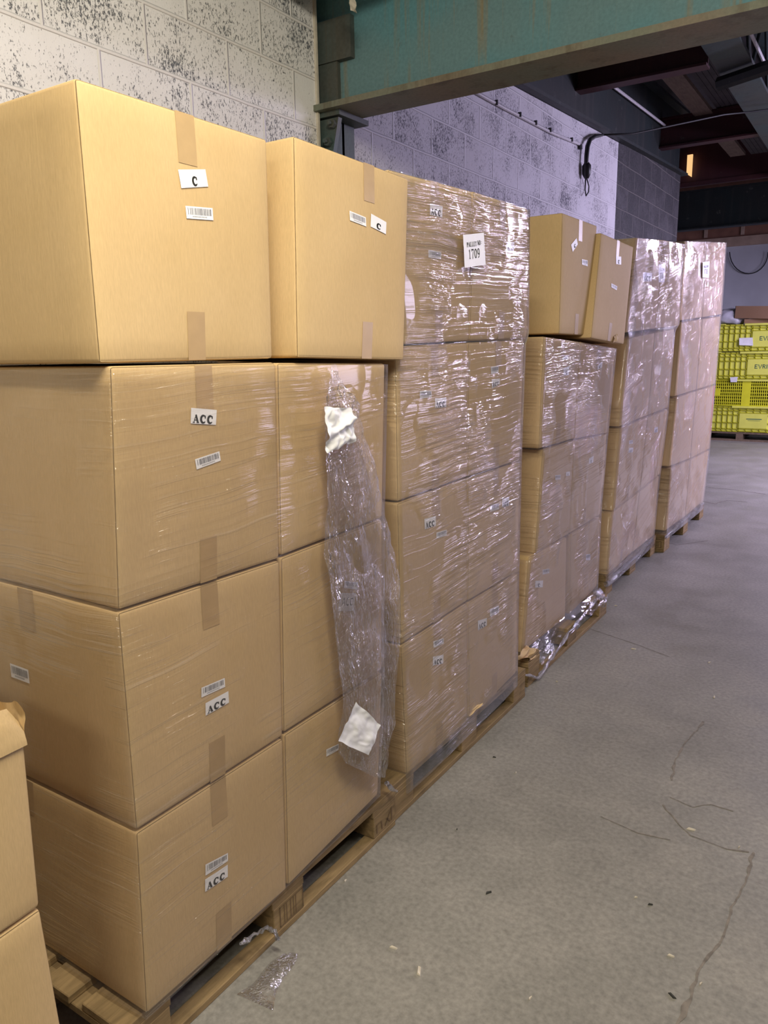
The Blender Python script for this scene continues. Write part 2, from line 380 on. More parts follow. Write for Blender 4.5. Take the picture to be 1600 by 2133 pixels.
# duct and torn scrap above the near wall
m = MB().tube([(-2.50, -1.0, 3.41), (-2.50, 1.5, 3.41), (-2.48, 2.4, 3.39), (-2.44, 2.95, 3.35), (-2.33, 3.17, 3.31), (-2.05, 3.20, 3.33)], 0.09, 10)
o = mesh('ceiling_duct', m.v, m.f, M_BROWN, base=(-2.5, 2.5, 3.4), smooth=True)
tag(o, 'grimy brown wrapped duct running along the top of the speckled white wall', 'duct')
m = MB(); pts = []
for i in range(6):
    for j in range(4):
        u, v = i / 5, j / 3
        p = ony(722 + v * (12 - 5 * u) + 12 * u, -12 + 36 * u, 3.12)
        pts.append(p + Vector((0, 0.02 * math.sin(6 * v + 4 * u), 0.004 * math.sin(9 * v))))
fs = [(i * 4 + j, i * 4 + j + 1, i * 4 + j + 5, i * 4 + j + 4) for i in range(5) for j in range(3)]
o = mesh('torn_scrap', pts, fs, M_CREAM, base=pts[0]); tag(o, 'small torn tan scrap dangling from the ceiling over the teal beam', 'scrap')

# dark edge beam above the far side wall
t = thing('wall_top_beam', 'black-green steel channel lying along the top of the far block wall', 'beam', (-2.6, 8, 3.6))
def ztop(y): return 3.42 + (y - 3.6) * 0.051
def prism(y0, y1, x0, x1, a, c):
    return MB().hexa([(x0, y0, ztop(y0) + a), (x1, y0, ztop(y0) + a), (x1, y1, ztop(y1) + a), (x0, y1, ztop(y1) + a), (x0, y0, ztop(y0) + c), (x1, y0, ztop(y0) + c), (x1, y1, ztop(y1) + c), (x0, y1, ztop(y1) + c)])
m = prism(3.7, 11.2, -2.62, -2.60, 0.03, 0.75); part('web', m.v, m.f, M_DKGREEN, t)
m = prism(3.7, 11.2, -2.62, -2.48, 0.002, 0.03); part('bottom_flange', m.v, m.f, M_DKGREEN, t)
m = prism(3.7, 11.2, -2.62, -2.50, 0.75, 0.78); part('top_flange', m.v, m.f, M_DKGREEN, t)
m = MB().tube([(-2.56, 5.0, 4.0), (-2.56, 11, 4.25)], 0.015, 6); part('pipe', m.v, m.f, M_CONDUIT, t)

def ibeam(name, label, x0, x1, y, z0, h, wd, mat, cat='beam'):
    t = thing(name, label, cat, ((x0 + x1) / 2, y, z0))
    m = MB().box(x0, x1, y - .01, y + .01, z0 + .02, z0 + h - .02); part('web', m.v, m.f, mat, t)
    m = MB().box(x0, x1, y - wd / 2, y + wd / 2, z0, z0 + .02); part('bottom_flange', m.v, m.f, mat, t)
    m = MB().box(x0, x1, y - wd / 2, y + wd / 2, z0 + h - .02, z0 + h); part('top_flange', m.v, m.f, mat, t)
    return t
ibeam('red_joist', 'dark red steel joist nearest the teal beam under the dark roof', -2.6, -1.50, 7.25, 3.86, 0.36, 0.14, M_RED)
ibeam('red_joist', 'dark red steel joist farther back, just above the small lit opening', -2.6, -1.35, 10.2, 3.95, 0.34, 0.14, M_RED)
# longitudinal girder with lattice to the right of the joists
t = thing('lattice_girder', 'dark grey lattice girder running away under the roof at top right', 'girder', (-1.4, 8.5, 3.95))
m = MB().box(-1.50, -1.22, 4.2, 12.9, 3.93, 3.96).box(-1.50, -1.48, 4.2, 12.9, 3.96, 4.22); part('bottom_chord', m.v, m.f, M_GIRDER, t)
m = MB().box(-1.50, -1.22, 4.2, 12.9, 4.70, 4.73); part('top_chord', m.v, m.f, M_GIRDER, t)
for k in range(7):
    y = 4.4 + k * 1.2
    m = MB().tube([(-1.30, y, 3.96), (-1.30, y + 0.6, 4.70), (-1.30, y + 1.2, 3.96)], 0.02, 6); part('diagonal', m.v, m.f, M_GIRDER, t)
for k, x in enumerate((-1.16, -0.86, -0.62)):
    m = MB().tube([(x, 4.0, 3.98), (x, 12.9, 3.98)], 0.014, 6)
    o = mesh('roof_pipe', m.v, m.f, M_CONDUIT, base=(x, 8, 3.98)); tag(o, ['thin grey pipe closest to the lattice girder under the dark roof', 'middle one of three thin grey roof pipes at top right', 'rightmost thin grey roof pipe in the upper right corner'][k], 'pipe')
m = MB().tube([(-1.50, 7.75, 3.86), (0.9, 6.6, 3.86)], 0.06, 8)
o = mesh('roof_brace', m.v, m.f, M_DKGREEN, base=(-1.5, 7.75, 3.86)); tag(o, 'dark round brace slanting under the roof near the top right corner', 'brace')
for k, (x0, x1, y0, y1) in enumerate(((-2.22, -2.02, 5.6, 12.6), )):
    m = MB().box(x0, x1, y0, y1, 4.26, 4.30)
    o = mesh('roof_plank', m.v, m.f, M_PLANK, base=(x0, y0, 4.26)); tag(o, 'pale timber plank under the dark roof beside the black hole', 'plank')
m = MB()
for i in range(9):
    m.box(-1.98 + i * 0.055, -1.98 + i * 0.055 + .05, 5.0, 12.8, 4.30, 4.315)
struct('ceiling_panel', m.v, m.f, M_DECK)
# far cross beam, brown panel, lit opening
ibeam('far_cross_beam', 'deep dark green steel beam across the far end above the brown strip', -6.9, 4, 14.2, 3.52, 0.62, 0.2, M_DKGREEN)
m = MB().box(-3.05, 3, 13.0, 13.06, 4.0, 5.2).box(-3.05, 3, 12.98, 13.0, 4.0, 4.06); struct('wall_upper_panel', m.v, m.f, M_RED)
tlit = NT('lit_opening'); em = tlit('ShaderNodeEmission', {'Color': (1.0, 0.60, 0.26, 1), 'Strength': 0.95}); M_LIT = tlit.surf(em)
q = [ony(1432, 323, 12.9), ony(1443, 321, 12.9), ony(1440, 368, 12.9), ony(1430, 362, 12.9)]
m = MB(); m.v = q + [p + Vector((0, .04, 0)) for p in q]; m.f = [(0, 1, 2, 3), (7, 6, 5, 4), (0, 4, 5, 1), (1, 5, 6, 2), (2, 6, 7, 3), (3, 7, 4, 0)]
struct('window_1', m.v, m.f, M_LIT)
# cable, conduit and loop on the side wall
t = thing('wall_cable', 'black cable bending off the roof and hanging down the purple-lit wall', 'cable', (-2.5, 7.3, 3.2))
cab = [onx(x, y, -2.50) for (x, y) in ((1222, 370), (1221, 345), (1222, 325), (1224, 305), (1229, 291), (1240, 284), (1256, 281))] + [Vector((-2.3, 8.0, 3.63)), Vector((-1.6, 8.6, 3.82)), Vector((-1.4, 8.9, 3.88)), Vector((0.4, 9.2, 3.90))]
m = MB().tube(cab[:7], [.02, .02, .022, .022, .02, .018, .012], 8).tube(cab[6:], 0.009, 6); part('cable', m.v, m.f, M_CABLE, t, True)
m = MB().tube([onx(1222, y, -2.50) for y in (338, 345, 362, 372)], [0.02, 0.042, 0.042, 0.02], 8); part('connector', m.v, m.f, M_CABLE, t, True)
m = MB().tube([onx(x, y, -2.51) for (x, y) in ((1222, 370), (1227, 388), (1226, 400), (1221, 408), (1219, 395), (1220, 372))], 0.006, 5); part('tail', m.v, m.f, M_CABLE, t, True)
t = thing('wall_conduit', 'thin clipped conduit running along the far white block wall', 'conduit', (-2.52, 5.5, 3.3))
pts = [onx(x, y, -2.535) for (x, y) in ((960, 175), (1010, 203), (1050, 225), (1100, 251), (1150, 277), (1212, 302))]
m = MB().tube(pts, 0.013, 8); part('pipe', m.v, m.f, M_CONDUIT, t, True)
for (x, y) in ((990, 190), (1033, 215), (1082, 240), (1115, 257), (1145, 272), (1190, 292)):
    p = onx(x, y, -2.53); m = MB().box(p.x - .01, p.x + .015, p.y - .008, p.y + .008, p.z - .012, p.z + .02); part('clip', m.v, m.f, M_CABLE, t)
m = MB().tube([onx(1209, 300, -2.53), onx(1210, 311, -2.53)], 0.018, 6); part('end_cap', m.v, m.f, M_CABLE, t)
t0 = [ony(1520 + 40 * (1 + math.sin(a)) , 525 + 45 * math.cos(a), FY - .05) for a in [(-PI / 2 + i * PI / 14) for i in range(15)]]
m = MB().tube([p + Vector((0, 0, 0)) for p in t0], 0.009, 5)
o = mesh('wall_wire', m.v, m.f, M_CABLE, base=t0[0]); tag(o, 'thin dark wire drooping in a loop on the far white wall', 'wire')

# ------------------------------------------------------------------ cartons
GX = 0.0016
def ts(L, r, n):
    a = r / L
    return [0, a * .35, a] + [a + (1 - 2 * a) * i / n for i in range(1, n)] + [1 - a, 1 - a * .35, 1]
class Carton:
    def __init__(s, F, depth, bulge=0.004, seed=0, dents=0.0015):
        # F: world points TL, TR, BR, BL of the face on the aisle side
        s.TL, s.TR, s.BR, s.BL = [Vector(p) for p in F]; s.d = depth; s.b = bulge; s.seed = seed; s.dn = dents
        s.L = ((s.TR - s.TL).length + (s.BR - s.BL).length) / 2; s.H = ((s.TL - s.BL).length + (s.TR - s.BR).length) / 2
    def face(s, u, v):
        return (s.BL * (1 - u) + s.BR * u) * (1 - v) + (s.TL * (1 - u) + s.TR * u) * v
    def front(s, u, v):
        p = s.face(u, v).copy()
        uu = min(max(u, 0), 1); vv = min(max(v, 0), 1)
        k = math.sin(PI * uu) * math.sin(PI * vv)
        p.x += s.b * k + s.dn * k ** .5 * noise.noise(Vector((p.y * 7, p.z * 7, s.seed)))
        return p
    def uv(s, y, z):
        u = v = 0.5
        for _ in range(6):
            p = s.face(u, v); du = (y - p.y) / max(s.TR.y - s.TL.y, .1); dv = (z - p.z) / s.H; u += du; v += dv
        return u, v
    def at(s, px, py):
        x = (s.TL.x + s.BR.x) / 2
        for _ in range(4):
            p = onx(px, py, x); u, v = s.uv(p.y, p.z); x = s.front(u, v).x
        return u, v
    def left(s, wd, v):   # point on the face towards the camera, wd metres in from the aisle corner
        p = s.face(0, v).copy(); p.x -= wd
        p.y -= s.b * 0.8 * math.sin(PI * min(max(wd / s.d, 0), 1)) * math.sin(PI * v)
        return p
    def body(s):
        r = 0.009; n = 12
        U, W, V = ts(s.L, r, n), ts(s.d, r, 10), ts(s.H, r, n)
        idx = {}; vs = []; fs = []
        def vid(i, j, k):
            key = (i, j, k)
            if key in idx: return idx[key]
            p = [U[i] * s.L, W[j] * s.d, V[k] * s.H]; D = (s.L, s.d, s.H)
            c = [min(max(p[a], r), D[a] - r) for a in range(3)]
            dv = Vector([p[a] - c[a] for a in range(3)])
            if dv.length > 1e-9: p = [c[a] + dv.normalized()[a] * r for a in range(3)]
            u, wd, v = p[0] / s.L, p[1], p[2] / s.H
            if j == 0: q = s.front(u, v); q.x -= wd
            else:
                q = s.face(u, v).copy(); q.x -= wd
                if i == 0: q.y -= s.b * .8 * math.sin(PI * wd / s.d) * math.sin(PI * v)
                if i == len(U) - 1: q.y += 0
            idx[key] = len(vs); vs.append(q); return idx[key]
        nu, nw, nv = len(U) - 1, len(W) - 1, len(V) - 1
        for i in range(nu):
            for k in range(nv):
                fs.append((vid(i, 0, k), vid(i + 1, 0, k), vid(i + 1, 0, k + 1), vid(i, 0, k + 1)))
                fs.append((vid(i, nw, k + 1), vid(i + 1, nw, k + 1), vid(i + 1, nw, k), vid(i, nw, k)))
        for j in range(nw):
            for k in range(nv):
                fs.append((vid(0, j, k), vid(0, j, k + 1), vid(0, j + 1, k + 1), vid(0, j + 1, k))[::-1])
                fs.append((vid(nu, j, k), vid(nu, j + 1, k), vid(nu, j + 1, k + 1), vid(nu, j, k + 1))[::-1])
        for i in range(nu):
            for j in range(nw):
                fs.append((vid(i, j, 0), vid(i, j + 1, 0), vid(i + 1, j + 1, 0), vid(i + 1, j, 0))[::-1])
                fs.append((vid(i, j, nv), vid(i + 1, j, nv), vid(i + 1, j + 1, nv), vid(i, j + 1, nv))[::-1])
        return vs, fs
def grid_faces(nu, nv, o=0):
    return [(o + i * (nv + 1) + j, o + (i + 1) * (nv + 1) + j, o + (i + 1) * (nv + 1) + j + 1, o + i * (nv + 1) + j + 1) for i in range(nu) for j in range(nv)]
def patch_on(c, quad_uv, off, nu=5, nv=5):
    TL, TR, BR, BL = quad_uv; vs = []
    for i in range(nu + 1):
        for j in range(nv + 1):
            a, b = i / nu, j / nv
            u = (BL[0] * (1 - a) + BR[0] * a) * (1 - b) + (TL[0] * (1 - a) + TR[0] * a) * b
            v = (BL[1] * (1 - a) + BR[1] * a) * (1 - b) + (TL[1] * (1 - a) + TR[1] * a) * b
            p = c.front(u, v); p.x += off; vs.append(p)
    return vs, grid_faces(nu, nv)
# heavy serif lettering, drawn as filled strokes in a unit square
def ribbon(pts, ws):
    out = []
    for i, p in enumerate(pts):
        a = Vector(pts[max(i - 1, 0)]); b_ = Vector(pts[min(i + 1, len(pts) - 1)]); t_ = (b_ - a)
        t_ = t_.normalized() if t_.length > 0 else Vector((1, 0)); n_ = Vector((-t_.y, t_.x)); wv = ws[i] if isinstance(ws, list) else ws
        out.append((Vector(p) + n_ * wv / 2, Vector(p) - n_ * wv / 2))
    return [(out[i][0], out[i][1], out[i + 1][1], out[i + 1][0]) for i in range(len(out) - 1)]
def rect(x0, y0, x1, y1): return [(Vector((x0, y0)), Vector((x1, y0)), Vector((x1, y1)), Vector((x0, y1)))]
def arc(cx, cy, rx, ry, a0, a1, n=14): return [(cx + rx * math.cos(math.radians(a0 + (a1 - a0) * i / n)), cy + ry * math.sin(math.radians(a0 + (a1 - a0) * i / n))) for i in range(n + 1)]
def glyph(ch, bold=1.0):
    T = 0.27 * bold; S = 0.12 * bold
    if ch == 'A': return ribbon([(.16, .04), (.5, .98)], S * .9) + ribbon([(.46, .98), (.82, .04)], T) + rect(.28, .28, .68, .28 + S * .8) + rect(0, 0, .34, .09) + rect(.60, 0, 1.0, .09)
    if ch == 'C':
        p = arc(.54, .5, .38, .44, 40, 322); n = len(p)
        return ribbon(p, [S * .9 + (T - S * .4) * math.sin(PI * i / (n - 1)) ** 1.2 for i in range(n)]) + rect(.78, .60, .90, .95) + rect(.74, .62, .92, .76)
    if ch == 'P': return rect(.18, 0, .18 + T, 1) + rect(.04, 0, .58, .07) + rect(.04, .93, .5, 1) + ribbon(arc(.45, .73, .36, .23, 90, -90), [S, S, S * 1.3] + [T] * 9 + [S * 1.3, S, S])
    if ch == 'L': return rect(.2, 0, .2 + T, 1) + rect(.04, .93, .6, 1) + rect(.04, 0, .95, .08) + rect(.86, 0, .95, .32)
    if ch == 'E': return rect(.18, 0, .18 + T, 1) + rect(.04, .92, .88, 1) + rect(.04, 0, .92, .08) + rect(.18, .47, .66, .55) + rect(.80, .74, .88, 1) + rect(.84, 0, .92, .3)
    if ch == 'T': return rect(.5 - T / 2, 0, .5 + T / 2, 1) + rect(.05, .92, .95, 1) + rect(.05, .72, .12, 1) + rect(.88, .72, .95, 1) + rect(.3, 0, .7, .06)
    if ch == 'N': return rect(.14, 0, .14 + S, 1) + rect(.78, 0, .78 + S, 1) + ribbon([(.14, .98), (.86, .02)], T) + rect(0, .94, .3, 1) + rect(.68, .94, 1, 1) + rect(.02, 0, .36, .06)
    if ch in 'O0':
        p = arc(.5, .5, .36, .46, 0, 360, 22); return ribbon(p, [S * .7 + T * .75 * abs(math.cos(2 * PI * i / 22)) for i in range(23)])
    if ch == '1': return rect(.5 - T / 2, 0, .5 + T / 2, 1) + ribbon([(.28, .82), (.5, .95)], S) + rect(.24, 0, .76, .06)
    if ch == '7': return rect(.1, .86, .92, 1) + rect(.1, .7, .18, 1) + ribbon([(.86, .9), (.58, .45), (.46, 0)], [S, T * .7, T])
    if ch == '9':
        return ribbon(arc(.5, .68, .33, .29, 0, 360, 18), [S * .7 + T * .6 * abs(math.cos(2 * PI * i / 18)) for i in range(19)]) + ribbon([(.83, .7), (.80, .38), (.60, .12), (.24, .02)], [T * .7, T * .7, T * .5, S])
    if ch == '8':
        return ribbon(arc(.5, .74, .28, .22, 0, 360, 14), S * 1.5) + ribbon(arc(.5, .27, .33, .25, 0, 360, 14), S * 1.5)
    if ch == ':': return rect(.4, .2, .6, .36) + rect(.4, .6, .6, .76)
    return []
def sans(ch):
    S = .14
    if ch == 'A': return ribbon([(.06, 0), (.5, 1)], S) + ribbon([(.5, 1), (.94, 0)], S) + rect(.24, .28, .76, .38)
    if ch == 'C': return ribbon(arc(.56, .5, .42, .44, 48, 312), S)
    if ch == 'E': return rect(.1, 0, .28, 1) + rect(.1, .84, .9, 1) + rect(.1, 0, .9, .16) + rect(.1, .42, .8, .58)
    if ch == 'V': return ribbon([(.05, 1), (.5, 0), (.95, 1)], .2)
    if ch == 'R': return rect(.1, 0, .28, 1) + ribbon(arc(.5, .74, .34, .2, 90, -90), .15) + rect(.1, .86, .55, 1) + rect(.1, .46, .55, .6) + ribbon([(.5, .5), (.92, 0)], .18)
    if ch == 'I': return rect(.08, 0, .30, 1)
    return []
def text_quads(txt, box, fn=glyph, gap=0.12, **kw):
    x0, y0, x1, y1 = box; n = len(txt); cw = (x1 - x0) / n; out = []
    for i, ch in enumerate(txt):
        for q in fn(ch, **kw):
            out.append([(x0 + i * cw + p[0] * cw * (1 - gap), y0 + p[1] * (y1 - y0)) for p in q])
    return out
def bar_quads(seed, box=(.07, .34, .93, .88)):
    rnd = random.Random(seed); out = []; x = box[0]
    out.append([(x, box[1]), (x + .02, box[1]), (x + .02, box[3]), (x, box[3])]); x += .07
    while x < box[2] - .04:
        wd = rnd.choice((.008, .012, .02, .028)); out.append([(x, box[1]), (x + wd, box[1]), (x + wd, box[3]), (x, box[3])]); x += wd + rnd.choice((.008, .012, .022))
    out.append([(box[2] - .03, box[1]), (box[2], box[1]), (box[2], box[3]), (box[2] - .03, box[3])])
    x = box[0] + .16
    while x < box[2] - .16: out.append([(x, .14), (x + .022, .14), (x + .022, .24), (x, .24)]); x += .045
    return out
def print_on(c, Q, quads, off):
    TL, TR, BR, BL = Q; vs = []; fs = []
    for q in quads:
        n = len(vs)
        for (a, b) in q:
            u = (BL[0] * (1 - a) + BR[0] * a) * (1 - b) + (TL[0] * (1 - a) + TR[0] * a) * b
            v = (BL[1] * (1 - a) + BR[1] * a) * (1 - b) + (TL[1] * (1 - a) + TR[1] * a) * b
            p = c.front(u, v); p.x += off; vs.append(p)
        fs.append(tuple(range(n, n + len(q))))
    return vs, fs
LC = [0]
def add_label(c, t, kind, px):
    Q = [c.at(*p) for p in px]; LC[0] += 1
    if kind == 'bar':
        L = part('barcode_label', *patch_on(c, Q, .0018), M_PAPER, t); part('barcode', *print_on(c, Q, bar_quads(LC[0]), .0024), M_GREYINK, L)
        return
    L = part('paper_label', *patch_on(c, Q, .0018), M_PAPER, t)
    if kind == 'C': q = text_quads('C', (.42, .08, .66, .60))
    elif kind == 'c': q = text_quads('C', (.36, .10, .70, .55))
    elif kind == 'ACC': q = text_quads('ACC', (.07, .06, .90, .60))
    elif kind == 'acc': q = text_quads('ACC', (.16, .30, .90, .74), sans)
    elif kind == 'P1709': q = text_quads('PALLET', (.14, .62, .64, .76)) + text_quads('NO:', (.66, .64, .90, .78)) + text_quads('1709', (.20, .26, .74, .52), bold=.85)
    elif kind == 'P1710': q = text_quads('PALLET', (.14, .62, .64, .76)) + text_quads('NO:', (.66, .64, .90, .78)) + text_quads('1710', (.16, .22, .74, .52), bold=.85)
    elif kind == 'P1718': q = text_quads('PALLET', (.14, .62, .64, .76)) + text_quads('NO:', (.66, .64, .90, .78)) + text_quads('1718', (.16, .22, .74, .52), bold=.85)
    part('lettering', *print_on(c, Q, q, .0024), M_INK, L)
def carton(F, label, group, depth=0.78, labels=(), tapes=(1, 1), side=None, bulge=.004, name='cardboard_box', mat=None, tu=.5):
    seed = len(BASES) * 1.7
    c = Carton(F, depth, bulge, seed)
    cen = (c.BL + c.BR) / 2; base = (cen.x - depth / 2, cen.y, min(c.BL.z, c.BR.z))
    t = thing(name, label, 'box', base, group)
    part('body', *c.body(), mat or M_CARD, t, True)
    tw = .026 / c.L; tl = .105 / c.H
    if tapes[0]: part('tape', *patch_on(c, [(tu - tw, .997), (tu + tw, .997), (tu + tw, 1 - tl), (tu - tw, 1 - tl)], .0009, 3, 6), M_TAPE, t, True)
    if tapes[1]: part('tape', *patch_on(c, [(tu - tw, tl), (tu + tw, tl), (tu + tw, .003), (tu - tw, .003)], .0009, 3, 6), M_TAPE, t, True)
    # flap joint: the narrow glued edge on the aisle corner
    for k, px in labels: add_label(c, t, k, px)
    if side:
        for (kind, w0, w1, v0, v1) in side:
            vs = []
            for i in range(5):
                for j in range(5):
                    p = c.left(w1 + (w0 - w1) * i / 4, v0 + (v1 - v0) * j / 4); p.y -= .0015 if kind != 'tape' else .0009; vs.append(p)
            L = part('tape' if kind == 'tape' else 'barcode_label', vs, grid_faces(4, 4), M_TAPE if kind == 'tape' else M_PAPER, t)
            if kind == 'bar':
                vv = []; ff = []
                for q in bar_quads(len(BASES)):
                    n = len(vv)
                    for (a, b_) in q:
                        p = c.left(w1 + (w0 - w1) * a, v0 + (v1 - v0) * b_); p.y -= .0022; vv.append(p)
                    ff.append(tuple(range(n, n + 4)))
                part('barcode', vv, ff, M_GREYINK, L)
    c.thing = t
    return c
def F(pts, xs):
    if not isinstance(xs, (list, tuple)): xs = [xs] * 4
    return [onx(p[0], p[1], x) for p, x in zip(pts, xs)]
# ---- pallet 1
G1 = 'cardboard boxes on the nearest full pallet'
X1 = -1.28
S1 = [('tape', .33, .385, .79, .998), ('bar', .36, .45, .60, .69)]
def yz(y0, y1, z0, z1, x=X1, dy=0.0): return [Vector((x, y0, z1)), Vector((x, y1, z1)), Vector((x, y1 + dy, z0)), Vector((x, y0 + dy, z0))]
p1 = {}
p1['4a'] = carton(F([(156, 160), (557, 290), (569, 747), (208, 757)], [-1.30, -1.30, -1.285, -1.285]), 'bare top-tier cardboard box at the near left corner, white C label', G1,
    labels=[('C', [(369.8, 353.5), (426.6, 352.9), (432.6, 388.8), (376.6, 392.1)]), ('bar', [(385, 428.9), (441.5, 433.7), (443.3, 459), (387.7, 455.1)])], side=[('bar', .285, .37, .67, .72)], bulge=.006)
p1['4b'] = carton(F([(612, 282), (852, 372), (842, 750), (620, 745)], [-1.285, -1.285, -1.265, -1.265]), 'bare top-tier cardboard box beside the corner one, C label tilted beside its tape', G1, depth=.70,
    labels=[('c', [(772, 445), (804, 463), (803, 488), (771, 472)]), ('bar', [(727, 439), (761, 453), (762, 472), (728, 459)])], bulge=.005, tu=.6)
for k, (pa, pb) in {
    '3a': ([(230, 763), (575, 755), (583, 1163), (247, 1272)], 0), '2a': ([(247, 1277), (583, 1168), (590, 1533), (285, 1731)], 0), '1a': ([(285, 1736), (590, 1538), (598, 1852), (306, 2114)], 0),
    '3b': ([(579, 756), (803, 757), (797, 1078), (586, 1158)], 1), '2b': ([(587, 1163), (797, 1082), (796, 1396), (592, 1527)], 1), '1b': ([(594, 1531), (797, 1400), (788, 1655), (601, 1846)], 1)}.items():
    lab = {'3a': 'wrapped third-tier box at the near corner, ACC label above a tilted barcode', '2a': 'wrapped second-tier box at the near corner, ACC label just under its barcode',
           '1a': 'wrapped bottom box at the near corner, ACC label low by the floor pallet', '3b': 'wrapped third-tier box behind the crumpled upper white paper',
           '2b': 'wrapped second-tier box with plain ACC label seen through hanging film', '1b': 'wrapped bottom box behind the lower white paper sheet'}[k]
    Ls = {'3a': [('ACC', [(397, 849.4), (450.5, 853.9), (448.6, 885), (396, 882)]), ('bar', [(405, 956.6), (455.8, 939.8), (458.8, 959.3), (408.5, 978)])],
          '2a': [('bar', [(418.5, 1432.3), (467, 1411.8), (468, 1430.4), (418.5, 1452.8)]), ('ACC', [(427, 1464.5), (474.7, 1439), (475.9, 1463.3), (427.4, 1490.4)])],
          '1a': [('bar', [(427, 1800.4), (473.9, 1776), (473.9, 1792.7), (427, 1823.7)]), ('ACC', [(426.3, 1831.4), (473.5, 1800.4), (473.5, 1825.6), (426.3, 1857.4)])],
          '3b': [], '2b': [('bar', [(717, 1209.4), (744.4, 1213), (743.3, 1228), (715.5, 1224.4)]), ('acc', [(708.8, 1234.5), (740.6, 1235.6), (735.8, 1272), (703.9, 1273)])],
          '1b': [('bar', [(678.8, 1560.8), (705, 1548.8), (704.3, 1562), (678.8, 1576)])]}[k]
    sd = {'3a': [('bar', .415, .49, .45, .53)], '2a': [('tape', .30, .36, .80, .998), ('bar', .345, .42, .53, .60)], '1a': [('tape', .385, .44, .80, .998), ('bar', .42, .49, .22, .30)]}.get(k)
    p1[k] = carton(F(pa, [X1, X1, -1.266, -1.266] if k[0] == '1' else X1), lab, G1, labels=Ls, side=sd, tapes=(1, 1) if k[1] == 'a' else (0, 0))
# ---- pallet 2
G2 = 'cardboard boxes on the second pallet, marked 1709'
X2 = -1.30
d2 = {
 '4a': ([(810, 352), (984, 398), (977, 709), (842, 717)], 'top-tier wrapped box left of the PALLET NO 1709 sheet', [('ACC', [(894.8, 423.7), (921.3, 430), (920.4, 453.3), (894.8, 447.6)]), ('bar', [(891.6, 520.3), (918.1, 524.8), (918.1, 540.1), (891.6, 536.3)])]),
 '4b': ([(987, 398), (1100, 435), (1098, 704), (980, 709)], 'top-tier wrapped box under brightest film glare right of the 1709 sheet', [('ACC', [(1054.3, 503.4), (1070.3, 504.4), (1069.7, 525.8), (1054.3, 524.2)])]),
 '3a': ([(824, 722), (974, 714), (974, 993), (829, 1045)], 'third-tier box left half of second pallet, level ACC label right of barcode', [('bar', [(873.5, 814.5), (898, 813.8), (898.3, 827.2), (874, 829.8)]), ('ACC', [(905.4, 829.4), (929, 827.8), (929, 848), (905.4, 849.5)])]),
 '3b': ([(977, 714), (1092, 708), (1083, 959), (976, 993)], 'third-tier box right half of second pallet, barcode above folded ACC label', [('bar', [(1021.5, 764.4), (1037.8, 761.5), (1037.8, 775.5), (1022.4, 779.4)]), ('ACC', [(1023.4, 790.5), (1040.6, 788.3), (1040.6, 800), (1024, 809.7)])]),
 '2a': ([(829, 1049), (974, 997), (974, 1252), (836, 1343)], 'second-tier box left half of second pallet, ACC label above its barcode', [('ACC', [(883, 1081), (906.8, 1074.5), (907.5, 1094.4), (884.3, 1102.6)]), ('bar', [(908.3, 1109.4), (930, 1103), (930, 1115), (908.3, 1121.8)])]),
 '2b': ([(977, 997), (1083, 963), (1078, 1191), (976, 1252)], 'second-tier box right half of second pallet, barcode beside ACC near top right', [('bar', [(1021, 1052), (1038.8, 1047.5), (1038.8, 1060.6), (1021, 1065)]), ('ACC', [(1045, 1039), (1060, 1034.8), (1060, 1053), (1046, 1057)])]),
 '1a': ([(836, 1347), (974, 1257), (974, 1503), (848, 1618)], 'bottom box left half of second pallet, barcode straight above ACC', [('bar', [(901.9, 1336), (923.3, 1328.8), (923.6, 1340), (902.3, 1349.4)]), ('ACC', [(901, 1368), (923.3, 1363.3), (922.5, 1382), (900.8, 1386)])]),
 '1b': ([(977, 1256), (1078, 1194), (1075, 1402), (978, 1501)], 'bottom box right half of second pallet, torn lower edge, single ACC label', [('ACC', [(994.9, 1293), (1013.6, 1286.8), (1013.6, 1302.5), (994.9, 1313)]), ('bar', [(1020, 1268.8), (1038.8, 1261), (1038.8, 1276), (1020, 1284.5)])]),
}
d2['1a'][0][0] = d2['1a'][0][0]
p2 = {}
for k, (pp, lab, Ls) in d2.items(): p2[k] = carton(F(pp, X2), lab, G2, labels=Ls)
# ---- pallet 3
G3 = 'cardboard boxes on the third pallet'
X3 = -1.40
p3 = {}
p3['4a'] = carton(F([(1172, 443), (1244, 470), (1231, 699), (1165, 695)], -1.385), 'bare top-tier box on third pallet with yellow-lit side and diamond-tilted C label', G3, labels=[('c', [(1189, 510), (1200.5, 495.8), (1203, 509), (1192.5, 525)]), ('bar', [(1211.4, 539.9), (1223.6, 542.5), (1223.6, 554.8), (1212, 551)])])
p3['4b'] = carton(F([(1253, 485), (1320, 514), (1300, 717), (1232, 704)], [-1.36, -1.36, -1.34, -1.34]), 'bare top-tier box on third pallet, overhanging to the right with torn bottom corner', G3, labels=[('c', [(1283, 534), (1293.6, 534.6), (1293.6, 551.3), (1283, 550)]), ('bar', [(1273, 590), (1285.4, 596.8), (1284, 604.6), (1273, 598.5)])])
p3['3a'] = carton(F([(1133, 701), (1209, 712), (1196, 914), (1123, 935)], X3), 'third-tier wrapped box on third pallet nearest the camera, small C label under barcode', G3, labels=[('c', [(1173, 767), (1185.5, 762.8), (1185, 780.6), (1173.6, 782.4)]), ('bar', [(1171.8, 742.3), (1183.7, 739.6), (1183.7, 746.8), (1172, 749.8)])])
p3['3b'] = carton(F([(1211, 712), (1282, 725), (1265, 902), (1198, 914)], X3), 'third-tier wrapped box on third pallet farther back, behind shiny diagonal streaks', G3, labels=[('c', [(1244, 761), (1254.4, 753), (1254, 764.6), (1244, 770.8)])], tapes=(1, 0))
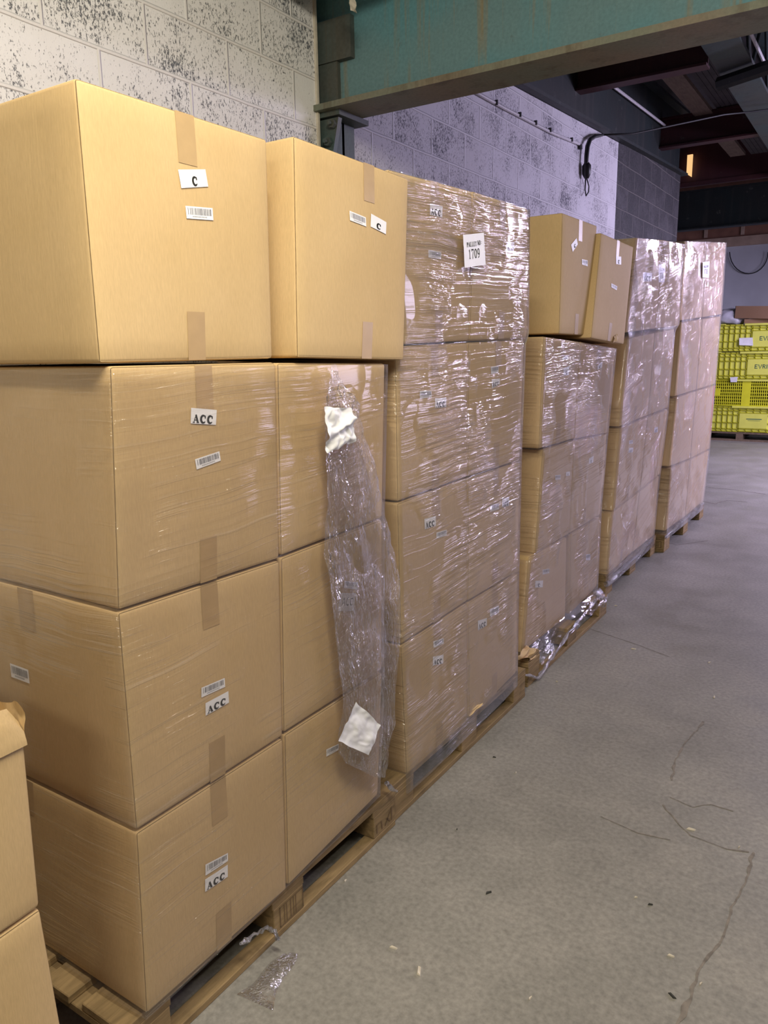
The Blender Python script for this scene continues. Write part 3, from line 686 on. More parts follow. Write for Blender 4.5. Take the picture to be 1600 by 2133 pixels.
p3['2a'] = carton(F([(1131, 938), (1196, 918), (1186, 1112), (1115, 1154)], X3), 'second-tier wrapped box on third pallet nearest the camera, above the crushed box', G3, labels=[('bar', [(1156, 989.7), (1167.3, 988.8), (1167.3, 998.6), (1156, 999.5)]), ('c', [(1178.4, 983.5), (1186.7, 981.7), (1186.4, 990.6), (1179, 991.5)])], tapes=(0, 0))
p3['2b'] = carton(F([(1198, 918), (1264, 905), (1250, 1072), (1188, 1111)], X3), 'second-tier wrapped box on third pallet farther back', G3, labels=[('c', [(1226.4, 955), (1236, 949.7), (1235.3, 963), (1226.4, 966.6)])], tapes=(0, 0))
p3['1a'] = carton(F([(1102, 1161), (1181, 1119), (1178, 1288), (1086, 1361)], [-1.40, -1.40, -1.385, -1.385]), 'slightly crushed bottom box on third pallet, C label under barcode', G3, labels=[('bar', [(1129.7, 1186.6), (1144, 1184), (1144, 1193.4), (1129.7, 1196.8)]), ('c', [(1114.8, 1209.6), (1130.8, 1209), (1130, 1223), (1113.8, 1223.8)])], tapes=(0, 0), bulge=-.004)
p3['1b'] = carton(F([(1190, 1113), (1250, 1077), (1243, 1222), (1187, 1280)], X3), 'bottom box on third pallet farther back, behind a standing gap', G3, labels=[('bar', [(1220, 1154.8), (1229.4, 1153.7), (1229.4, 1167), (1220, 1167)])], tapes=(0, 0))
# ---- pallet 4
G4 = 'cardboard boxes on the fourth pallet'
p4 = {}
L4 = {'4': [(1325, 495), (1382, 500), (1425, 508), (1413, 679), (1366, 684), (1303, 693)],
      '3': [(1308, 705), (1364, 693), (1405, 685), (1391, 849), (1350, 865), (1290, 889)],
      '2': [(1292, 893), (1349, 869), (1391, 853), (1374, 988), (1333, 1020), (1277, 1065)],
      '1': [(1273, 1070), (1332, 1024), (1373, 991), (1361, 1116), (1318, 1150), (1264, 1200)]}
tier = {'4': 'top-tier', '3': 'third-tier', '2': 'second-tier', '1': 'bottom'}
lab4 = {'4a': [('P1710', [(1371.6, 551), (1386, 549), (1385, 588), (1371.6, 588)]), ('ACC', [(1339, 567), (1358, 569), (1357, 586), (1339, 586)])], '4b': [],
        '3a': [], '2a': [('bar', [(1310, 918), (1318, 916), (1318, 924), (1310, 925)]), ('ACC', [(1310, 933), (1319, 932), (1318, 942), (1309, 943)])], '2b': [('ACC', [(1363, 891), (1370, 889), (1370, 900), (1363, 901)])]}
for k, q in L4.items():
    xa = -1.46
    for h, idx in (('a', (0, 1, 4, 5)), ('b', (1, 2, 3, 4))):
        pts = [list(q[i]) for i in idx]
        if h == 'b': pts[0][0] += 1.2; pts[3][0] += 1.2
        lb = '%s wrapped box on fourth pallet, %s half' % (tier[k], 'nearer' if h == 'a' else 'farther')
        p4[k + h] = carton(F(pts, [xa, xa, -1.435, -1.435] if k == '1' else xa), lb + ('' if k + h != '4a' else ' with white pallet number sheet'), G4, labels=[x for x in lab4.get(k + h, [])] if k + h != '4b' else [], tapes=(0, 1) if h == 'a' else (0, 0), depth=.82)
# ---- pallet 5
G5 = 'cardboard boxes on the fifth, farthest pallet'
p5 = {}
L5 = {'4': [(1426, 502), (1472, 504), (1512, 505), (1502, 655), (1463, 661), (1416, 668)],
      '3': [(1419, 672), (1463, 665), (1501, 659), (1489, 800), (1450, 812), (1406, 826)],
      '2': [(1409, 829), (1450, 815), (1489, 803), (1477, 935), (1438, 955), (1394, 972)],
      '1': [(1397, 976), (1438, 958), (1477, 938), (1464, 1045), (1427, 1076), (1386, 1106)]}
X5 = {'4': (-1.49, -1.47), '3': (-1.47, -1.44), '2': (-1.44, -1.41), '1': (-1.41, -1.38)}
for k, q in L5.items():
    xt, xb = X5[k]
    for h, idx in (('a', (0, 1, 4, 5)), ('b', (1, 2, 3, 4))):
        pts = [list(q[i]) for i in idx]
        if h == 'b': pts[0][0] += 1.0; pts[3][0] += 1.0
        ls = []
        if k + h == '4b': ls = [('P1718', [(1474.4, 546), (1484.0, 544.6), (1483, 579), (1473.6, 578.6)])]
        if k + h == '4a': ls = []
        p5[k + h] = carton(F(pts, [xt, xt, xb, xb]), '%s wrapped box on the farthest pallet, %s half' % (tier[k], 'nearer' if h == 'a' else 'farther'), G5, labels=ls if k + h != '4b' else [], tapes=(0, 0), depth=.82)

c = p5['2b']; part('orange_strip', *patch_on(c, [(.93, .999), (1.0, .999), (.995, .30), (.95, .22)], .0012, 2, 6), M_ORANGE, c.thing)
# ------------------------------------------------------------------ pallets
def pallet(name, label, x1, y0, length=1.2, depth=0.8, mat=None, group='wooden pallets in the row', cross=False, jag=0.0, z=0.0, along='y', broken=False):
    mat = mat or M_WOOD
    t = thing(name, label, 'pallet', (x1 - depth / 2, y0 + length / 2, z), group)
    x0 = x1 - depth
    rnd = random.Random(len(BASES))
    def bx(n, a, b_, c, d, e, f):
        o = part(n, *(lambda m: (m.v, m.f))(MB().box(a, b_, c, d, e, f)), mat, t); bevel(o, .002, 1); return o
    bl = .145 * length / 1.2
    ys = [(y0, y0 + bl), (y0 + length / 2 - bl / 2, y0 + length / 2 + bl / 2), (y0 + length - bl, y0 + length)]
    xs = [(x1 - .1, x1), ((x0 + x1) / 2 - .07, (x0 + x1) / 2 + .07), (x0, x0 + .1)]
    if cross:
        for a, b_ in ys: bx('bottom_board', x0, x1, a, b_, z, z + .022)
    else:
        for a, b_ in ((x1 - .042, x1), xs[1], (x0, x0 + .055)): bx('bottom_board', a, b_, y0, y0 + length, z, z + .022)
    for a, b_ in ys:
        for c, d in xs: bx('block', c, d, a + .004, b_ - .004, z + .022, z + .100)
        bx('stringer_board', x0, x1, a, b_, z + .100, z + .122)
    dw = [.145, .10, .145, .10, .145]; gap = (depth - sum(dw)) / 4; x = x1
    for k, wd in enumerate(dw):
        j = rnd.uniform(-jag, jag) if jag else 0
        if k == 0 and broken: bx('deck_board', x - wd * .9, x - .004, y0 + j, y0 + .15, z + .122, z + .1435)
        else: bx('deck_board', x - wd, x, y0 + j, y0 + length + j * .4, z + .122, z + .1435)
        x -= wd + gap
    return t
PG = 'wooden pallets under the box stacks'
pa1 = pallet('wooden_pallet', 'wooden pallet under the nearest full stack, board ends stick out towards the camera', -1.286, 0.86, 1.14, group=PG, jag=.012)
pa2 = pallet('wooden_pallet', 'wooden pallet under the second stack, touching the nearest one', -1.298, 2.005, 1.17, group=PG, jag=.01)
pa3 = pallet('wooden_pallet', 'wooden pallet under the third stack, dark film pulled over its edge', -1.325, 3.27, 1.25, group=PG, jag=.01, broken=True)
pa4 = pallet('wooden_pallet', 'wooden pallet under the fourth stack, open-footed', -1.43, 4.83, 1.30, group=PG, cross=True)
pa5 = pallet('wooden_pallet', 'wooden pallet under the farthest stack, stamped block at its near foot', -1.37, 6.16, 1.55, group=PG, cross=True)
pa0 = pallet('wooden_pallet', 'wooden pallet under the two boxes at the lower left edge', -1.24, -0.50, 1.2, group=PG)
# stamped marks on blocks
def mark(parent, pts_fn, quads, mat=M_INK):
    vs = []; fs = []
    for q in quads:
        n = len(vs); vs += [pts_fn(a, b_) for a, b_ in q]; fs.append(tuple(range(n, n + len(q))))
    part('stamp', vs, fs, mat, parent)
M_BURN = plain('burnt_stamp', (0.14, 0.085, 0.04), .7)
def frame_q(x0, y0, x1, y1, t_=.05): return [[(x0, y0), (x1, y0), (x1, y0 + t_), (x0, y0 + t_)], [(x0, y1 - t_), (x1, y1 - t_), (x1, y1), (x0, y1)], [(x0, y0), (x0 + t_, y0), (x0 + t_, y1), (x0, y1)], [(x1 - t_, y0), (x1, y0), (x1, y1), (x1 - t_, y1)]]
yc = 0.86 + 0.57
mark(pa1, lambda a, b_: Vector((-1.2845, yc - .06 + .125 * a, .026 + .07 * b_)), frame_q(.15, .05, .98, .95, .025) + [[(x, .1), (x + .02, .1), (x + .02, .9), (x, .9)] for x in (.3, .38, .52, .62, .7)], M_BURN)
mark(pa1, lambda a, b_: Vector((-1.2845, 1.872 + .11 * a, .030 + .062 * b_)), [[(a_ * 1.0, b__) for a_, b__ in q] for q in (ribbon([(.1, .1), (.1, .6), (.35, .6), (.38, .1)], .05) + ribbon([(.55, .1), (.85, .7)], .05) + ribbon([(.85, .1), (.62, .5)], .05) + rect(.9, .1, .95, .9))], M_BURN)
mark(pa5, lambda a, b_: Vector((-1.46 + .085 * a, 6.162, .030 + .064 * b_)), frame_q(.05, .1, .8, .9, .06) + [[(.2, y_), (.6, y_), (.6, y_ + .08), (.2, y_ + .08)] for y_ in (.3, .5, .7)], M_BURN)

# ------------------------------------------------------------------ stretch wrap
def wrap(label, tiers, mat, base, top=None, bottom=None, off=.010, amp=.0009, bow=0.0, tag_group=None):
    """tiers: list of (near carton, far carton) from the bottom up"""
    t = thing('stretch_wrap', label, 'stretch wrap', base, 'stretch wrap around the stacks')
    lv = []
    for (a, b_) in tiers:
        lv.append(((a.BL.z + b_.BR.z) / 2 + .015, a.BL, b_.BR, a.d)); lv.append(((a.TL.z + b_.TR.z) / 2 - .015, a.TL, b_.TR, a.d))
    rows = []
    zlo = lv[0][0] - .015 if bottom is None else bottom; zhi = lv[-1][0] + .012 if top is None else top
    n = max(8, int((zhi - zlo) / .022))
    for i in range(n + 1):
        z = zlo + (zhi - zlo) * i / n
        k = 0
        while k < len(lv) - 2 and z > lv[k + 1][0]: k += 1
        z0, A0, B0, d0 = lv[k]; z1, A1, B1, d1 = lv[k + 1]
        f = min(max((z - z0) / max(z1 - z0, 1e-4), 0), 1)
        A = A0.lerp(A1, f); B = B0.lerp(B1, f)
        dz = z - (zlo + (zhi - zlo) * .5)
        rows.append((A, B, d0, z))
    vs = []; per = None
    for (A, B, d, z) in rows:
        zl = z - (A.z + B.z) / 2          # keep the row parallel to the cartons
        fl = Vector((A.x + off, A.y - off, A.z + zl)); fr = Vector((B.x + off, B.y + off, B.z + zl))
        fr.y = B.y - .002; bl_ = Vector((A.x - d - .004, A.y - off, z)); br = Vector((B.x - d - .004, B.y - .002, z))
        ring = []
        def seg(p, q, m_, nrm):
            for j in range(m_):
                r_ = p.lerp(q, j / m_)
                e = min(j, m_ - j) / m_
                wv = noise.noise(Vector((r_.x * 2.2, r_.y * 2.2, r_.z * 26 + r_.y * 3))) * amp + noise.noise(r_ * 5) * amp * 1.2
                r_ = r_ + nrm * (abs(wv) + .006 * min(1, e * 6)); ring.append(r_)
        seg(bl_, fl, 26, Vector((0, -1, 0))); seg(fl, fr, 54, Vector((1, 0, 0))); seg(fr, br, 18, Vector((0, 1, 0))); seg(br, bl_, 6, Vector((-1, 0, 0)))
        per = len(ring); vs += ring
    fs = []
    for i in range(len(rows) - 1):
        for j in range(per):
            j2 = (j + 1) % per; fs.append((i * per + j, i * per + j2, (i + 1) * per + j2, (i + 1) * per + j))
    part('film', vs, fs, mat, t, True)
    return t
w1 = wrap('clear stretch wrap around the three lower tiers of the nearest full stack', [(p1['1a'], p1['1b']), (p1['2a'], p1['2b']), (p1['3a'], p1['3b'])], M_FILM, (-1.66, 1.4, .14))
w2 = wrap('clear stretch wrap with strong white glare around the 1709 stack', [(p2['1a'], p2['1b']), (p2['2a'], p2['2b']), (p2['3a'], p2['3b']), (p2['4a'], p2['4b'])], M_FILM2, (-1.7, 2.6, .1), bottom=.085)
w3 = wrap('clear stretch wrap around three tiers of the third stack', [(p3['1a'], p3['1b']), (p3['2a'], p3['2b']), (p3['3a'], p3['3b'])], M_FILM2, (-1.8, 4.0, .12), bottom=.10)
w4 = wrap('shiny stretch wrap around the whole fourth stack', [(p4['1a'], p4['1b']), (p4['2a'], p4['2b']), (p4['3a'], p4['3b']), (p4['4a'], p4['4b'])], M_FILM3, (-1.87, 5.6, .1), bottom=.07)
w5 = wrap('shiny stretch wrap around the whole farthest stack', [(p5['1a'], p5['1b']), (p5['2a'], p5['2b']), (p5['3a'], p5['3b']), (p5['4a'], p5['4b'])], M_FILM3, (-1.85, 7.1, .1), bottom=.09)

# sheets stuck to the outside of the wraps
def sheet(name, label, cat, pxs, x, mat, txt=None, amp=.0, group=None, n=10, seed=0, fold=0):
    P = [onx(p[0], p[1], x) for p in pxs]; TL, TR, BR, BL = P; vs = []
    def pt(a, b_, o_=0.0):
        p = (BL * (1 - a) + BR * a) * (1 - b_) + (TL * (1 - a) + TR * a) * b_
        p = p.copy(); p.x += o_ + amp * (noise.noise(Vector((a * 3, b_ * 3, seed))) + .4 * noise.noise(Vector((a * 9, b_ * 9, seed))))
        if amp: p.y += amp * .7 * noise.noise(Vector((a * 4, b_ * 4, seed + 5))); p.z += amp * .7 * noise.noise(Vector((a * 4 + 3, b_ * 4, seed + 9)))
        if fold: p.x += fold * math.exp(-((b_ - .45 - .35 * (a - .3)) / .10) ** 2)
        return p
    for i in range(n + 1):
        for j in range(n + 1): vs.append(pt(i / n, j / n))
    base = BL
    if txt:
        t = thing(name, label, cat, base, group); part('sheet', vs, grid_faces(n, n), mat, t)
        vv = []; ff = []
        for q in txt:
            k = len(vv); vv += [pt(a, b_, .0008) for a, b_ in q]; ff.append(tuple(range(k, k + len(q))))
        part('lettering', vv, ff, M_INK, t); return t
    o = mesh(name, vs, grid_faces(n, n), mat, base=base, smooth=True); tag(o, label, cat, group); return o
def pno(num): return text_quads('PALLET', (.14, .62, .62, .76)) + text_quads('NO:', (.65, .64, .90, .78)) + text_quads(num, (.20, .25, .76, .54), bold=.8)
sheet('pallet_sheet', 'white sheet reading PALLET NO: 1709 stuck on the second stack', 'paper', [(964.6, 489.3), (1007.8, 484.8), (1011.9, 551.5), (968, 557.9)], -1.272, M_PAPER, pno('1709'), amp=.001)
sheet('pallet_sheet', 'small white pallet number sheet on the farthest stack', 'paper', [(1464.4, 546), (1478.4, 544.4), (1477, 579), (1463.6, 578)], -1.455, M_PAPER, pno('1718'))

# loose hanging film with two papers caught in it
rows = [(758, 687, 694), (775, 683, 700), (800, 679, 712), (825, 677, 727), (850, 675, 742), (880, 675, 753), (915, 677, 763), (950, 679, 774), (1000, 679, 786), (1050, 680, 795), (1085, 680, 801), (1120, 681, 815), (1160, 684, 824), (1210, 687, 829), (1260, 691, 831), (1320, 699, 831), (1380, 706, 828), (1430, 711, 824), (1470, 712, 820), (1510, 708, 820), (1545, 704, 816), (1570, 707, 811), (1590, 722, 806), (1605, 752, 803), (1620, 783, 801)]
vs = []; N = 30; fine = []
for k in range(len(rows) - 1):
    for s_ in range(3):
        f = s_ / 3; fine.append(tuple(rows[k][i] * (1 - f) + rows[k + 1][i] * f for i in range(3)))
fine.append(rows[-1])
for r_, (py, xl, xr) in enumerate(fine):
    for j in range(N + 1):
        a = j / N; dep = -1.242 + .018 * min(1, (py - 758) / 500)
        p = onx(xl + (xr - xl) * a, py, dep)
        crum = .010 + .012 * (math.exp(-((py - 820) / 50) ** 2) + math.exp(-((py - 1130) / 50) ** 2) + math.exp(-((py - 1580) / 50) ** 2))
        q = Vector((p.y * 18, p.z * 5, 3.3))
        p.x += crum * (noise.noise(q) + .5 * noise.noise(q * 3.1) + .25 * noise.noise(q * 7)) + .004
        vs.append(p)
t = thing('hanging_film', 'loose strip of crumpled clear film hanging down the nearest stack', 'plastic film', (-1.24, 1.75, .9))
part('film', vs, grid_faces(len(fine) - 1, N), M_LOOSE, t, True)
def wad(parent, pts, r, seed, mat=M_WAD, name='bunched_film'):
    m = MB(); pp = []
    rnd = random.Random(seed)
    for i, p in enumerate(pts): pp.append(Vector(p))
    fine_ = []
    for i in range(len(pp) - 1):
        for s_ in range(5): fine_.append(pp[i].lerp(pp[i + 1], s_ / 5) + Vector([rnd.uniform(-1, 1) * r * .35 for _ in range(3)]))
    fine_.append(pp[-1])
    m.tube(fine_, [r * rnd.uniform(.45, 1.2) for _ in fine_], 9)
    return part(name, m.v, m.f, mat, parent)
#wad(t, [onx(790, 1085, -1.21), onx(800, 1110, -1.21), onx(795, 1140, -1.21), onx(788, 1190, -1.215)], .012, 3)
#wad(t, [onx(688, 765, -1.235), onx(697, 800, -1.232), onx(716, 835, -1.23)], .008, 4)
sheet('crumpled_paper', 'crumpled blank white paper caught in hanging film, upper one', 'paper', [(676, 847), (733, 851), (741, 920), (681, 943)], -1.214, M_PAPER, amp=.013, seed=2, fold=.014, n=26)
sheet('crumpled_paper', 'blank white paper caught in hanging film near its bottom end', 'paper', [(742, 1462), (793, 1510), (768, 1573), (705, 1544)], -1.200, M_PAPER, amp=.008, seed=8, n=22)

# film tails
wad(w1, [onx(500, 1968, -1.262), onx(530, 1948, -1.255), onx(556, 1932, -1.25), onx(572, 1940, -1.245), onx(578, 1955, -1.245)], .007, 11, name='film_tail')
wad(w3, [onx(1090, 1404, -1.31), onx(1122, 1412, -1.31), onx(1150, 1370, -1.31), onx(1185, 1318, -1.31), onx(1220, 1276, -1.32), onx(1245, 1245, -1.32)], .010, 12, name='film_rope')
vs = []
for i in range(41):
    a = i / 40; y = 3.42 + 1.1 * a
    for j in range(9):
        b_ = j / 8; q = Vector((y * 12, b_ * 2, 7.7))
        vs.append(Vector((-1.375 + .062 * b_ + .010 * noise.noise(q) + .004 * noise.noise(q * 3), y, .160 - .055 * b_ - .04 * b_ * (1 - a) + .008 * noise.noise(q * 2))))
part('film_skirt', vs, grid_faces(40, 8), M_SKIRT, w3, True)
wad(w3, [onx(1240, 1235, -1.32), onx(1252, 1245, -1.31), onx(1262, 1248, -1.30), onx(1255, 1262, -1.31)], .016, 13, name='film_tail')
wad(w4, [onx(1264, 1218, -1.42), onx(1290, 1192, -1.42), onx(1322, 1160, -1.42), onx(1358, 1124, -1.42)], .018, 14, name='film_rope')
wad(w5, [onx(1386, 1118, -1.36), onx(1412, 1094, -1.36), onx(1440, 1070, -1.36), onx(1464, 1048, -1.37)], .014, 15, name='film_rope')
wad(w2, [onx(805, 1630, -1.27), onx(812, 1640, -1.265), onx(826, 1648, -1.265)], .008, 16, name='film_tail')
# film lying on the floor
vs = []; nn = 26
P = [onz(500, 2075, .003), onz(590, 1985, .003), onz(625, 1988, .003), onz(560, 2100, .003)]
for i in range(nn + 1):
    for j in range(nn + 1):
        a, b_ = i / nn, j / nn
        p = (P[0] * (1 - a) + P[1] * a) * (1 - b_) + (P[3] * (1 - a) + P[2] * a) * b_
        p = p.copy(); e = math.sin(PI * a) * math.sin(PI * b_)
        p.z = .003 + .016 * e * abs(noise.noise(Vector((p.x * 14, p.y * 9, 1)))) + .004 * e
        p.x += .03 * noise.noise(Vector((p.y * 9, 3, b_))); vs.append(p)
o = mesh('film_scrap', vs, grid_faces(nn, nn), M_SCRAP, base=P[0], smooth=True); tag(o, 'flat scrap of clear film lying on the floor by the nearest pallet', 'plastic film')

# torn cardboard at foot of stack 3 and stack 2
def crumple(name, parent, P, amp, mat, seed, n=14):
    vs = []
    for i in range(n + 1):
        for j in range(n + 1):
            a, b_ = i / n, j / n; p = (P[0] * (1 - a) + P[1] * a) * (1 - b_) + (P[3] * (1 - a) + P[2] * a) * b_
            q = Vector((a * 2.5, b_ * 2.5, seed))
            vs.append(p + Vector((noise.noise(q), noise.noise(q + Vector((5, 0, 0))), noise.noise(q + Vector((0, 7, 0))))) * amp)
    return part(name, vs, grid_faces(n, n), mat, parent)
crumple('torn_flap', p3['1a'].thing, [onx(1078, 1366, -1.34), onx(1108, 1378, -1.32), onx(1128, 1352, -1.34), onx(1096, 1345, -1.375)], .02, M_CARD, 4)
crumple('torn_flap', p2['1b'].thing, [onx(978, 1492, -1.283), onx(1003, 1470, -1.275), onx(1006, 1464, -1.28), onx(985, 1470, -1.287)], .004, M_CARD, 6)
crumple('torn_corner', p3['4b'].thing, [onx(1278, 715, -1.33), onx(1290, 706, -1.33), onx(1286, 696, -1.335), onx(1280, 700, -1.335)], .006, M_CARD, 9)

# ------------------------------------------------------------------ two boxes at the lower left edge
G0 = 'cardboard boxes at the lower left edge'
c0 = carton([Vector((-1.215, -.05, .592)), Vector((-1.25, .692, .592)), Vector((-1.25, .712, .1445)), Vector((-1.215, -.05, .1445))], 'lower cardboard box at the lower left edge of the photo', G0, tapes=(0, 0), bulge=.006)
c1 = carton([Vector((-1.215, -.05, .955)), Vector((-1.25, .702, .955)), Vector((-1.25, .692, .597)), Vector((-1.215, -.05, .597))], 'torn open cardboard box at the left edge, ragged flap standing up', G0, tapes=(0, 0), bulge=.008)
# ragged rim above the torn box
n = 40; vs = []
for i in range(n + 1):
    a = i / n; y = .702 - .75 * a
    hh = .055 + .02 * noise.noise(Vector((a * 16, 2, 0))) + .012 * noise.noise(Vector((a * 50, 9, 0)))
    if a < .02: hh = .02
    for j in range(9):
        b_ = j / 8
        x = -1.25 + .035 * a + .012 * noise.noise(Vector((a * 14, b_ * 2, 5))) * b_ + .006
        vs.append(Vector((x - .02 * b_ * b_, y + .012 * b_ * noise.noise(Vector((a * 9, b_ * 3, 8))), .93 + (hh + .02) * b_)))
part('torn_flap', vs, grid_faces(n, 8), M_CARD, c1.thing, True)
vs = []
for i in range(n + 1):
    a = i / n; x = -1.25 - .5 * a
    for j in range(7):
        b_ = j / 6; hh = .05 + .02 * noise.noise(Vector((a * 13, 12, 0)))
        vs.append(Vector((x, .704 + .012 * noise.noise(Vector((a * 9, b_ * 2, 15))) * b_, .93 + (hh + .02) * b_)))
part('torn_flap', vs, grid_faces(n, 6), M_CARD, c1.thing, True)

# ------------------------------------------------------------------ yellow crates in the back
CY = 14.3
def crate(label, x0, z0, h, vented, logo, group):
    Wd = 1.2; D = .8; x1 = x0 + Wd
    t = thing('plastic_crate', label, 'crate', (x0 + Wd / 2, CY + D / 2, z0), group)
    m = MB().box(x0, x1, CY + D - .02, CY + D, z0, z0 + h - .01).box(x0, x0 + .02, CY + .03, CY + D, z0, z0 + h - .01).box(x1 - .02, x1, CY + .03, CY + D, z0, z0 + h - .01).box(x0, x1, CY + .03, CY + D, z0, z0 + .02)
    part('shell', m.v, m.f, M_YEL, t)
    zt = z0 + h - .012
    m = MB()
    cols = [0, .12, .36, .50, .56, .72, .78, .84, 1.0]
    pl = (.44, .80)
    if vented:
        for k in range(39): x = x0 + Wd * k / 38; m.box(x - .006, x + .006, CY + .005, CY + .03, z0, zt)
        for k in range(9): z = z0 + (zt - z0) * k / 8; m.box(x0, x1, CY + .003, CY + .03, z - .006, z + .006)
        m.box(x0, x0 + .16, CY, CY + .03, z0 + .17, z0 + .29).box(x0 + .50, x0 + .64, CY, CY + .03, z0, zt)
        part('ribbed_front', m.v, m.f, M_YEL, t)
        m = MB().box(x0 + .02, x1 - .02, CY + .28, CY + .30, z0 + .02, zt - .02); part('slot_shade', m.v, m.f, M_YELD, t)  # dark sheet behind the slots paints in the crate's inner shade
    else:
        m.box(x0, x1, CY + .02, CY + .03, z0, zt)
        part('front_panel', m.v, m.f, M_YELL, t)
        m = MB()
        for k in range(15):
            x = x0 + Wd * k / 14
            if not (x0 + Wd * pl[0] + .01 < x < x0 + Wd * pl[1] - .01): m.box(x - .006, x + .006, CY, CY + .02, z0, zt)
        for k, zf in enumerate((0.02, .12, .36, .66, .82, .94)):
            z = z0 + h * zf; m.box(x0, x0 + Wd * pl[0], CY, CY + .02, z - .007, z + .007).box(x0 + Wd * pl[1], x1, CY, CY + .02, z - .007, z + .007)
        for zf in (.04, .14, .74, .84, .94): z = z0 + h * zf; m.box(x0 + Wd * pl[0], x0 + Wd * pl[1], CY, CY + .02, z - .006, z + .006)
        for k in range(5): x = x0 + Wd * (pl[0] + (pl[1] - pl[0]) * k / 4); m.box(x - .006, x + .006, CY, CY + .02, z0 + h * .74, zt).box(x - .006, x + .006, CY, CY + .02, z0, z0 + h * .14)
        part('ribs', m.v, m.f, M_YELR, t)
        m = MB().box(x0 + Wd * pl[0], x0 + Wd * pl[1], CY - .004, CY + .02, z0 + h * .16, z0 + h * .72); pn = part('name_panel', m.v, m.f, M_YELL, t)
        px0, px1 = x0 + Wd * (pl[0] + .09), x0 + Wd * (pl[1] - .07)
        vs = []; fs = []
        if logo:
            qs = text_quads('EVRI', (0, 0, 1, 1), sans, gap=.1); zb, zh = z0 + h * .38, h * .15
        else: qs = [[(0, 0), (1, 0), (1, .35), (0, .35)], [(.1, -.6), (.9, -.6), (.9, -.45), (.1, -.45)]]; zb, zh = z0 + h * .5, h * .08
        for q in qs:
            k = len(vs); vs += [Vector((px0 + (px1 - px0) * a, CY - .006, zb + zh * b_)) for a, b_ in q]; fs.append(tuple(range(k, k + len(q))))
        part('lettering', vs, fs, M_GRN, pn)
    m = MB().box(x0 - .01, x0 + .1, CY - .02, CY + .03, zt - .005, z0 + h).box(x0 + .40, x1 + .01, CY - .025, CY + .03, zt - .02, z0 + h - .001)
    part('rim', m.v, m.f, M_YELL, t)
    return t
GC = 'yellow crates stacked at the back'
XB = -2.60
crate('top yellow crate of the back stack, EVRI panel, long box lying on it', XB + .10, 1.512, .455, False, True, GC)
crate('second yellow crate from the top of the back stack, EVRI panel', XB + .06, 1.052, .455, False, True, GC)
crate('vented slotted yellow crate, third from the top of the back stack', XB + .03, .602, .445, True, False, GC)
crate('bottom yellow crate of the back stack, pale faded panel', XB + .0, .152, .445, False, False, GC)
t = thing('crate_pallet', 'dark wooden pallet on the floor under the yellow crates', 'pallet', (-1.9, 14.7, 0))
for x in (-2.65, -2.10, -1.55, -1.0): part('block', *(lambda m: (m.v, m.f))(MB().box(x, x + .11, 14.26, 15.1, .03, .125)), M_WOOD2, t)
part('bottom_board', *(lambda m: (m.v, m.f))(MB().box(-2.7, -.85, 14.26, 14.38, 0, .03)), M_WOOD2, t)
part('deck', *(lambda m: (m.v, m.f))(MB().box(-2.7, -.85, 14.26, 15.1, .125, .15)), M_WOOD2, t)
# things on top of the crates
t = thing('long_box', 'long narrow brown cardboard box lying on top of the yellow crates', 'box', (-1.6, 14.5, 2.02))
mt = Matrix.Translation((-2.28, 14.35, 2.06)) @ Matrix.Rotation(math.radians(3), 4, 'Y') @ Matrix.Rotation(math.radians(-12), 4, 'Z')
part('body', *(lambda m: (m.v, m.f))(MB().box(0, 1.2, 0, .30, 0, .20, mt)), M_BRCARD, t)
part('end_flap', *(lambda m: (m.v, m.f))(MB().box(-.008, 0, .0, .30, 0, .20, mt)), M_CABLE, t)
def blob(name, label, cat, cen, rad, mat, seed, grp=None):
    bm = bmesh.new(); bmesh.ops.create_icosphere(bm, subdivisions=4, radius=1)
    for v in bm.verts:
        n_ = v.co.normalized(); k = 1 + .18 * noise.noise(n_ * 2 + Vector((seed, 0, 0))) + .07 * noise.noise(n_ * 6)
        v.co = Vector((n_.x * rad[0], n_.y * rad[1], max(n_.z, -.55) * rad[2])) * k
    me = bpy.data.meshes.new(name); bm.to_mesh(me); bm.free(); me.materials.append(mat)
    for p in me.polygons: p.use_smooth = True
    o = bpy.data.objects.new(name, me); o.location = cen; col.objects.link(o); tag(o, label, cat, grp); return o
blob('plastic_bag', 'white plastic bag slumped on the left end of the crate stack', 'bag', (-2.36, 14.55, 2.06), (.26, .2, .17), M_BAG, 2)
mt = Matrix.Translation((-2.12, 14.32, 1.968)); m = MB().box(0, .42, 0, .3, 0, .07, mt); o = mesh('flat_carton', m.v, m.f, M_BRCARD, base=(-2.12, 14.32, 1.968)); tag(o, 'flat dark carton under the long box on the crates', 'box')
P = [ony(1540, 704, CY - .03), ony(1568, 703, CY - .03), ony(1569, 720, CY - .02), ony(1540, 719, CY - .035)]
m = MB(); m.v = P + [p + Vector((0, .004, 0)) for p in P]; m.f = [(0, 1, 2, 3), (7, 6, 5, 4), (0, 4, 5, 1), (2, 6, 7, 3)]
o = mesh('crate_note', m.v, m.f, M_PAPER, base=P[3]); tag(o, 'white paper note hanging on the top yellow crate', 'paper')
P = [ony(1521, 786, CY - .04), ony(1537, 785, CY - .04), ony(1535, 796, CY - .03), ony(1522, 796, CY - .03)]
m = MB(); m.v = P + [p + Vector((0, .004, 0)) for p in P]; m.f = [(0, 1, 2, 3), (7, 6, 5, 4), (0, 4, 5, 1), (2, 6, 7, 3)]
o = mesh('crate_tag', m.v, m.f, M_PAPER, base=P[3]); tag(o, 'small white tag on the rim of the slotted crate', 'tag')

